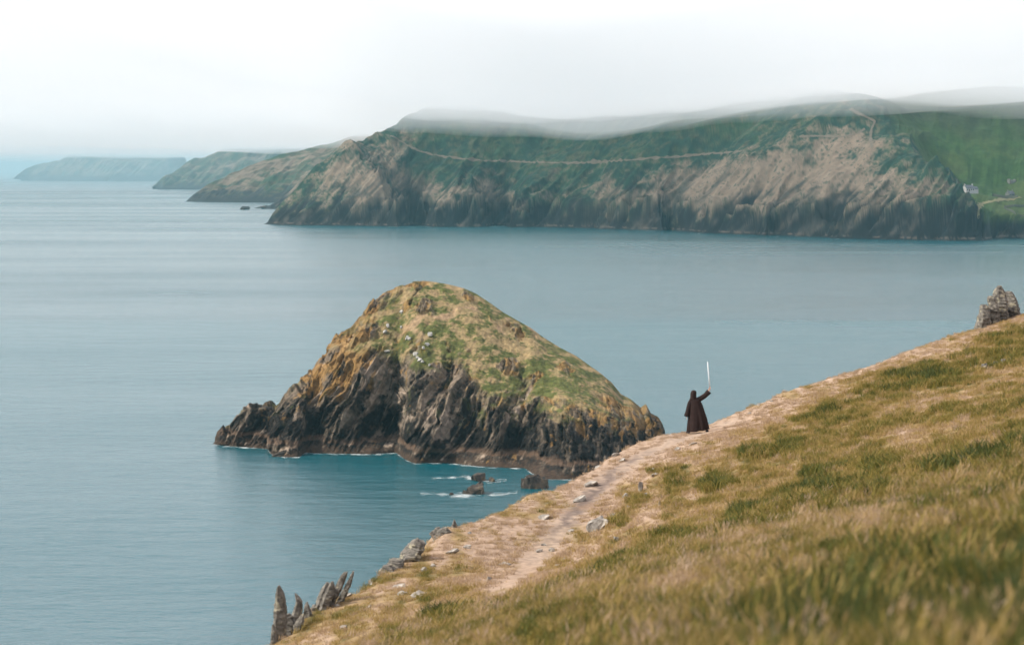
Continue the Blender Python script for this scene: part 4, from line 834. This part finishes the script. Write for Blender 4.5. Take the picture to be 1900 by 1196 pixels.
for sx, zf, x_ in ((-1, zl, -0.325), (1, zrr, 0.335)):
    tube('trouser_leg', [(x_ - sx * 0.07, 0.01, zf + 0.30, (0, 0, 1), .05, .06), (x_ - sx * 0.03, 0, zf + 0.2, (0, 0, 1), .07, .075), (x_, 0, zf + 0.075, (0, 0, 1), .062, .07)], 20, TROUS, person)
    tube('shoe', [(x_ - sx * 0.0, -0.085, zf + 0.045, (0.35 * sx, 1, 0), .035, .03), (x_, -0.04, zf + 0.055, (0.35 * sx, 1, 0), .05, .055), (x_ + sx * 0.02, 0.04, zf + 0.05, (0.35 * sx, 1, 0), .05, .05), (x_ + sx * 0.05, 0.13, zf + 0.038, (0.35 * sx, 1, 0), .045, .036), (x_ + sx * 0.06, 0.17, zf + 0.03, (0.35 * sx, 1, 0), .025, .022)], 16, SHOE, person, True, True)
rod = empty('glow_rod', (pp[0] + 0.447, pp[1], pp[2] + 1.63)); tag(rod, 'thin straight white rod held upright in the raised hand', 'rod')
RODM = plain('white_rod', (0.92, 0.94, 0.98), 0.4, 0.02, 5)
ax = (-0.075, 0, 0.95)
tube('grip', [(0.005, 0, -0.07, ax, .016, .016), (0.0, 0, -0.065, ax, .019, .019), (-0.01, 0, 0.075, ax, .019, .019), (-0.011, 0, 0.09, ax, .021, .021), (-0.0115, 0, 0.095, ax, .012, .012)], 16, plain('grip_metal', (0.25, 0.25, 0.27), 0.35), rod, True, True)
tube('blade', [(-0.0115, 0, 0.093, ax, .0165, .0165), (-0.05, 0, 0.55, ax, .0155, .0155), (-0.079, 0, 0.93, ax, .0145, .0145), (-0.0805, 0, 0.95, ax, .009, .009), (-0.081, 0, 0.957, ax, .002, .002)], 16, RODM, rod, True, True)

# ------------------------------------------------------------------ cloud bank and haze
def vol_mat(name, col_, dens, aniso=0.0):
    m = bpy.data.materials.new(name); m.use_nodes = True; N = m.node_tree.nodes; N.clear()
    o = N.new('ShaderNodeOutputMaterial'); v = N.new('ShaderNodeVolumePrincipled')
    v.inputs['Color'].default_value = (*col_, 1); v.inputs['Density'].default_value = dens; v.inputs['Anisotropy'].default_value = aniso
    for k in ('Density Attribute', 'Color Attribute', 'Temperature Attribute'): v.inputs[k].default_value = ''
    m.node_tree.links.new(v.outputs[0], o.inputs['Volume']); return m
def cloud(name, label, base_shift, dens, top, y0, y1, x0, x1, seed):
    nx_, ny_ = 180, 180
    ty = np.linspace(0, 1, ny_) ** 3; tx = np.linspace(-1, 1, nx_); tx = 0.12 * tx + 0.88 * tx ** 5
    Xc = (x0 + x1) / 2 + tx[:, None] * (x1 - x0) / 2 + 0 * ty[None, :]; Yc = y0 + (y1 - y0) * ty[None, :] + 0 * tx[:, None]
    pxc = 950 + Xc / Yc * F
    zb = 118 + 11 * smooth(1250, 1750, pxc) + 16 * smooth(760, 560, pxc) * smooth(4200, 2900, Yc)
    zb = np.minimum(zb + base_shift, 150) + 13 * fbm(Xc / 150 + seed, Yc / 2200, 0, 5) - 7 * np.exp(-((pxc - 1050) / 190) ** 2) + 6 * fbm(Xc / 700 + seed, Yc / 700, 3, 2)
    zb = np.minimum(zb, top - 8)
    lo = np.stack([Xc, Yc, zb], -1); hi = lo.copy(); hi[..., 2] = top
    n = nx_ * ny_; idx = np.arange(n).reshape(nx_, ny_)
    q = np.stack([idx[:-1, :-1], idx[:-1, 1:], idx[1:, 1:], idx[1:, :-1]], -1).reshape(-1, 4)
    fs = np.concatenate([q, q[:, ::-1] + n]).tolist()
    rim = idx[:, 0].tolist() + idx[-1, 1:].tolist() + idx[-2::-1, -1].tolist() + idx[0, -2:0:-1].tolist()
    for a, c_ in zip(rim, rim[1:] + rim[:1]): fs.append((a, c_, c_ + n, a + n))
    me = bpy.data.meshes.new(name); me.from_pydata(np.concatenate([lo.reshape(-1, 3), hi.reshape(-1, 3)]).tolist(), [], fs)
    bmx = bmesh.new(); bmx.from_mesh(me); bmesh.ops.recalc_face_normals(bmx, faces=bmx.faces); bmx.to_mesh(me); bmx.free()
    return tag(link(name, me, vol_mat(name, (0.97, 0.98, 1.0), dens, 0.0)), label, 'cloud', kind='stuff')
for k, (lb, sh, dn, sd_) in enumerate([('faint mist hanging lowest under the cloud bank', -14, 0.0008, 8.0), ('soft white lower part of the cloud bank', 0, 0.0020, 5.7), ('dense white body of the low cloud bank hiding the hilltops', 12, 0.0080, 1.0)]):
    cloud('cloud_bank', lb, sh, dn, 174 - 1.5 * k, 980 + 10 * k, 29100 - 20 * k, -16100 + 20 * k, 16100 - 20 * k, sd_)
bm = bmesh.new(); box_bm(bm, -15000, 15000, 5700, 29500, 4, 128)
tag(bm_obj('sea_mist', bm, vol_mat('sea_mist', (0.66, 0.84, 0.92), 1.3e-4)), 'pale mist lying over the distant sea', 'mist', kind='stuff')
bm = bmesh.new(); box_bm(bm, -21000, 21000, -900, 31000, -3.2, 188)
tag(bm_obj('haze', bm, vol_mat('haze', (0.36, 0.76, 0.90), 4.2e-5)), 'pale sea haze', kind='stuff')
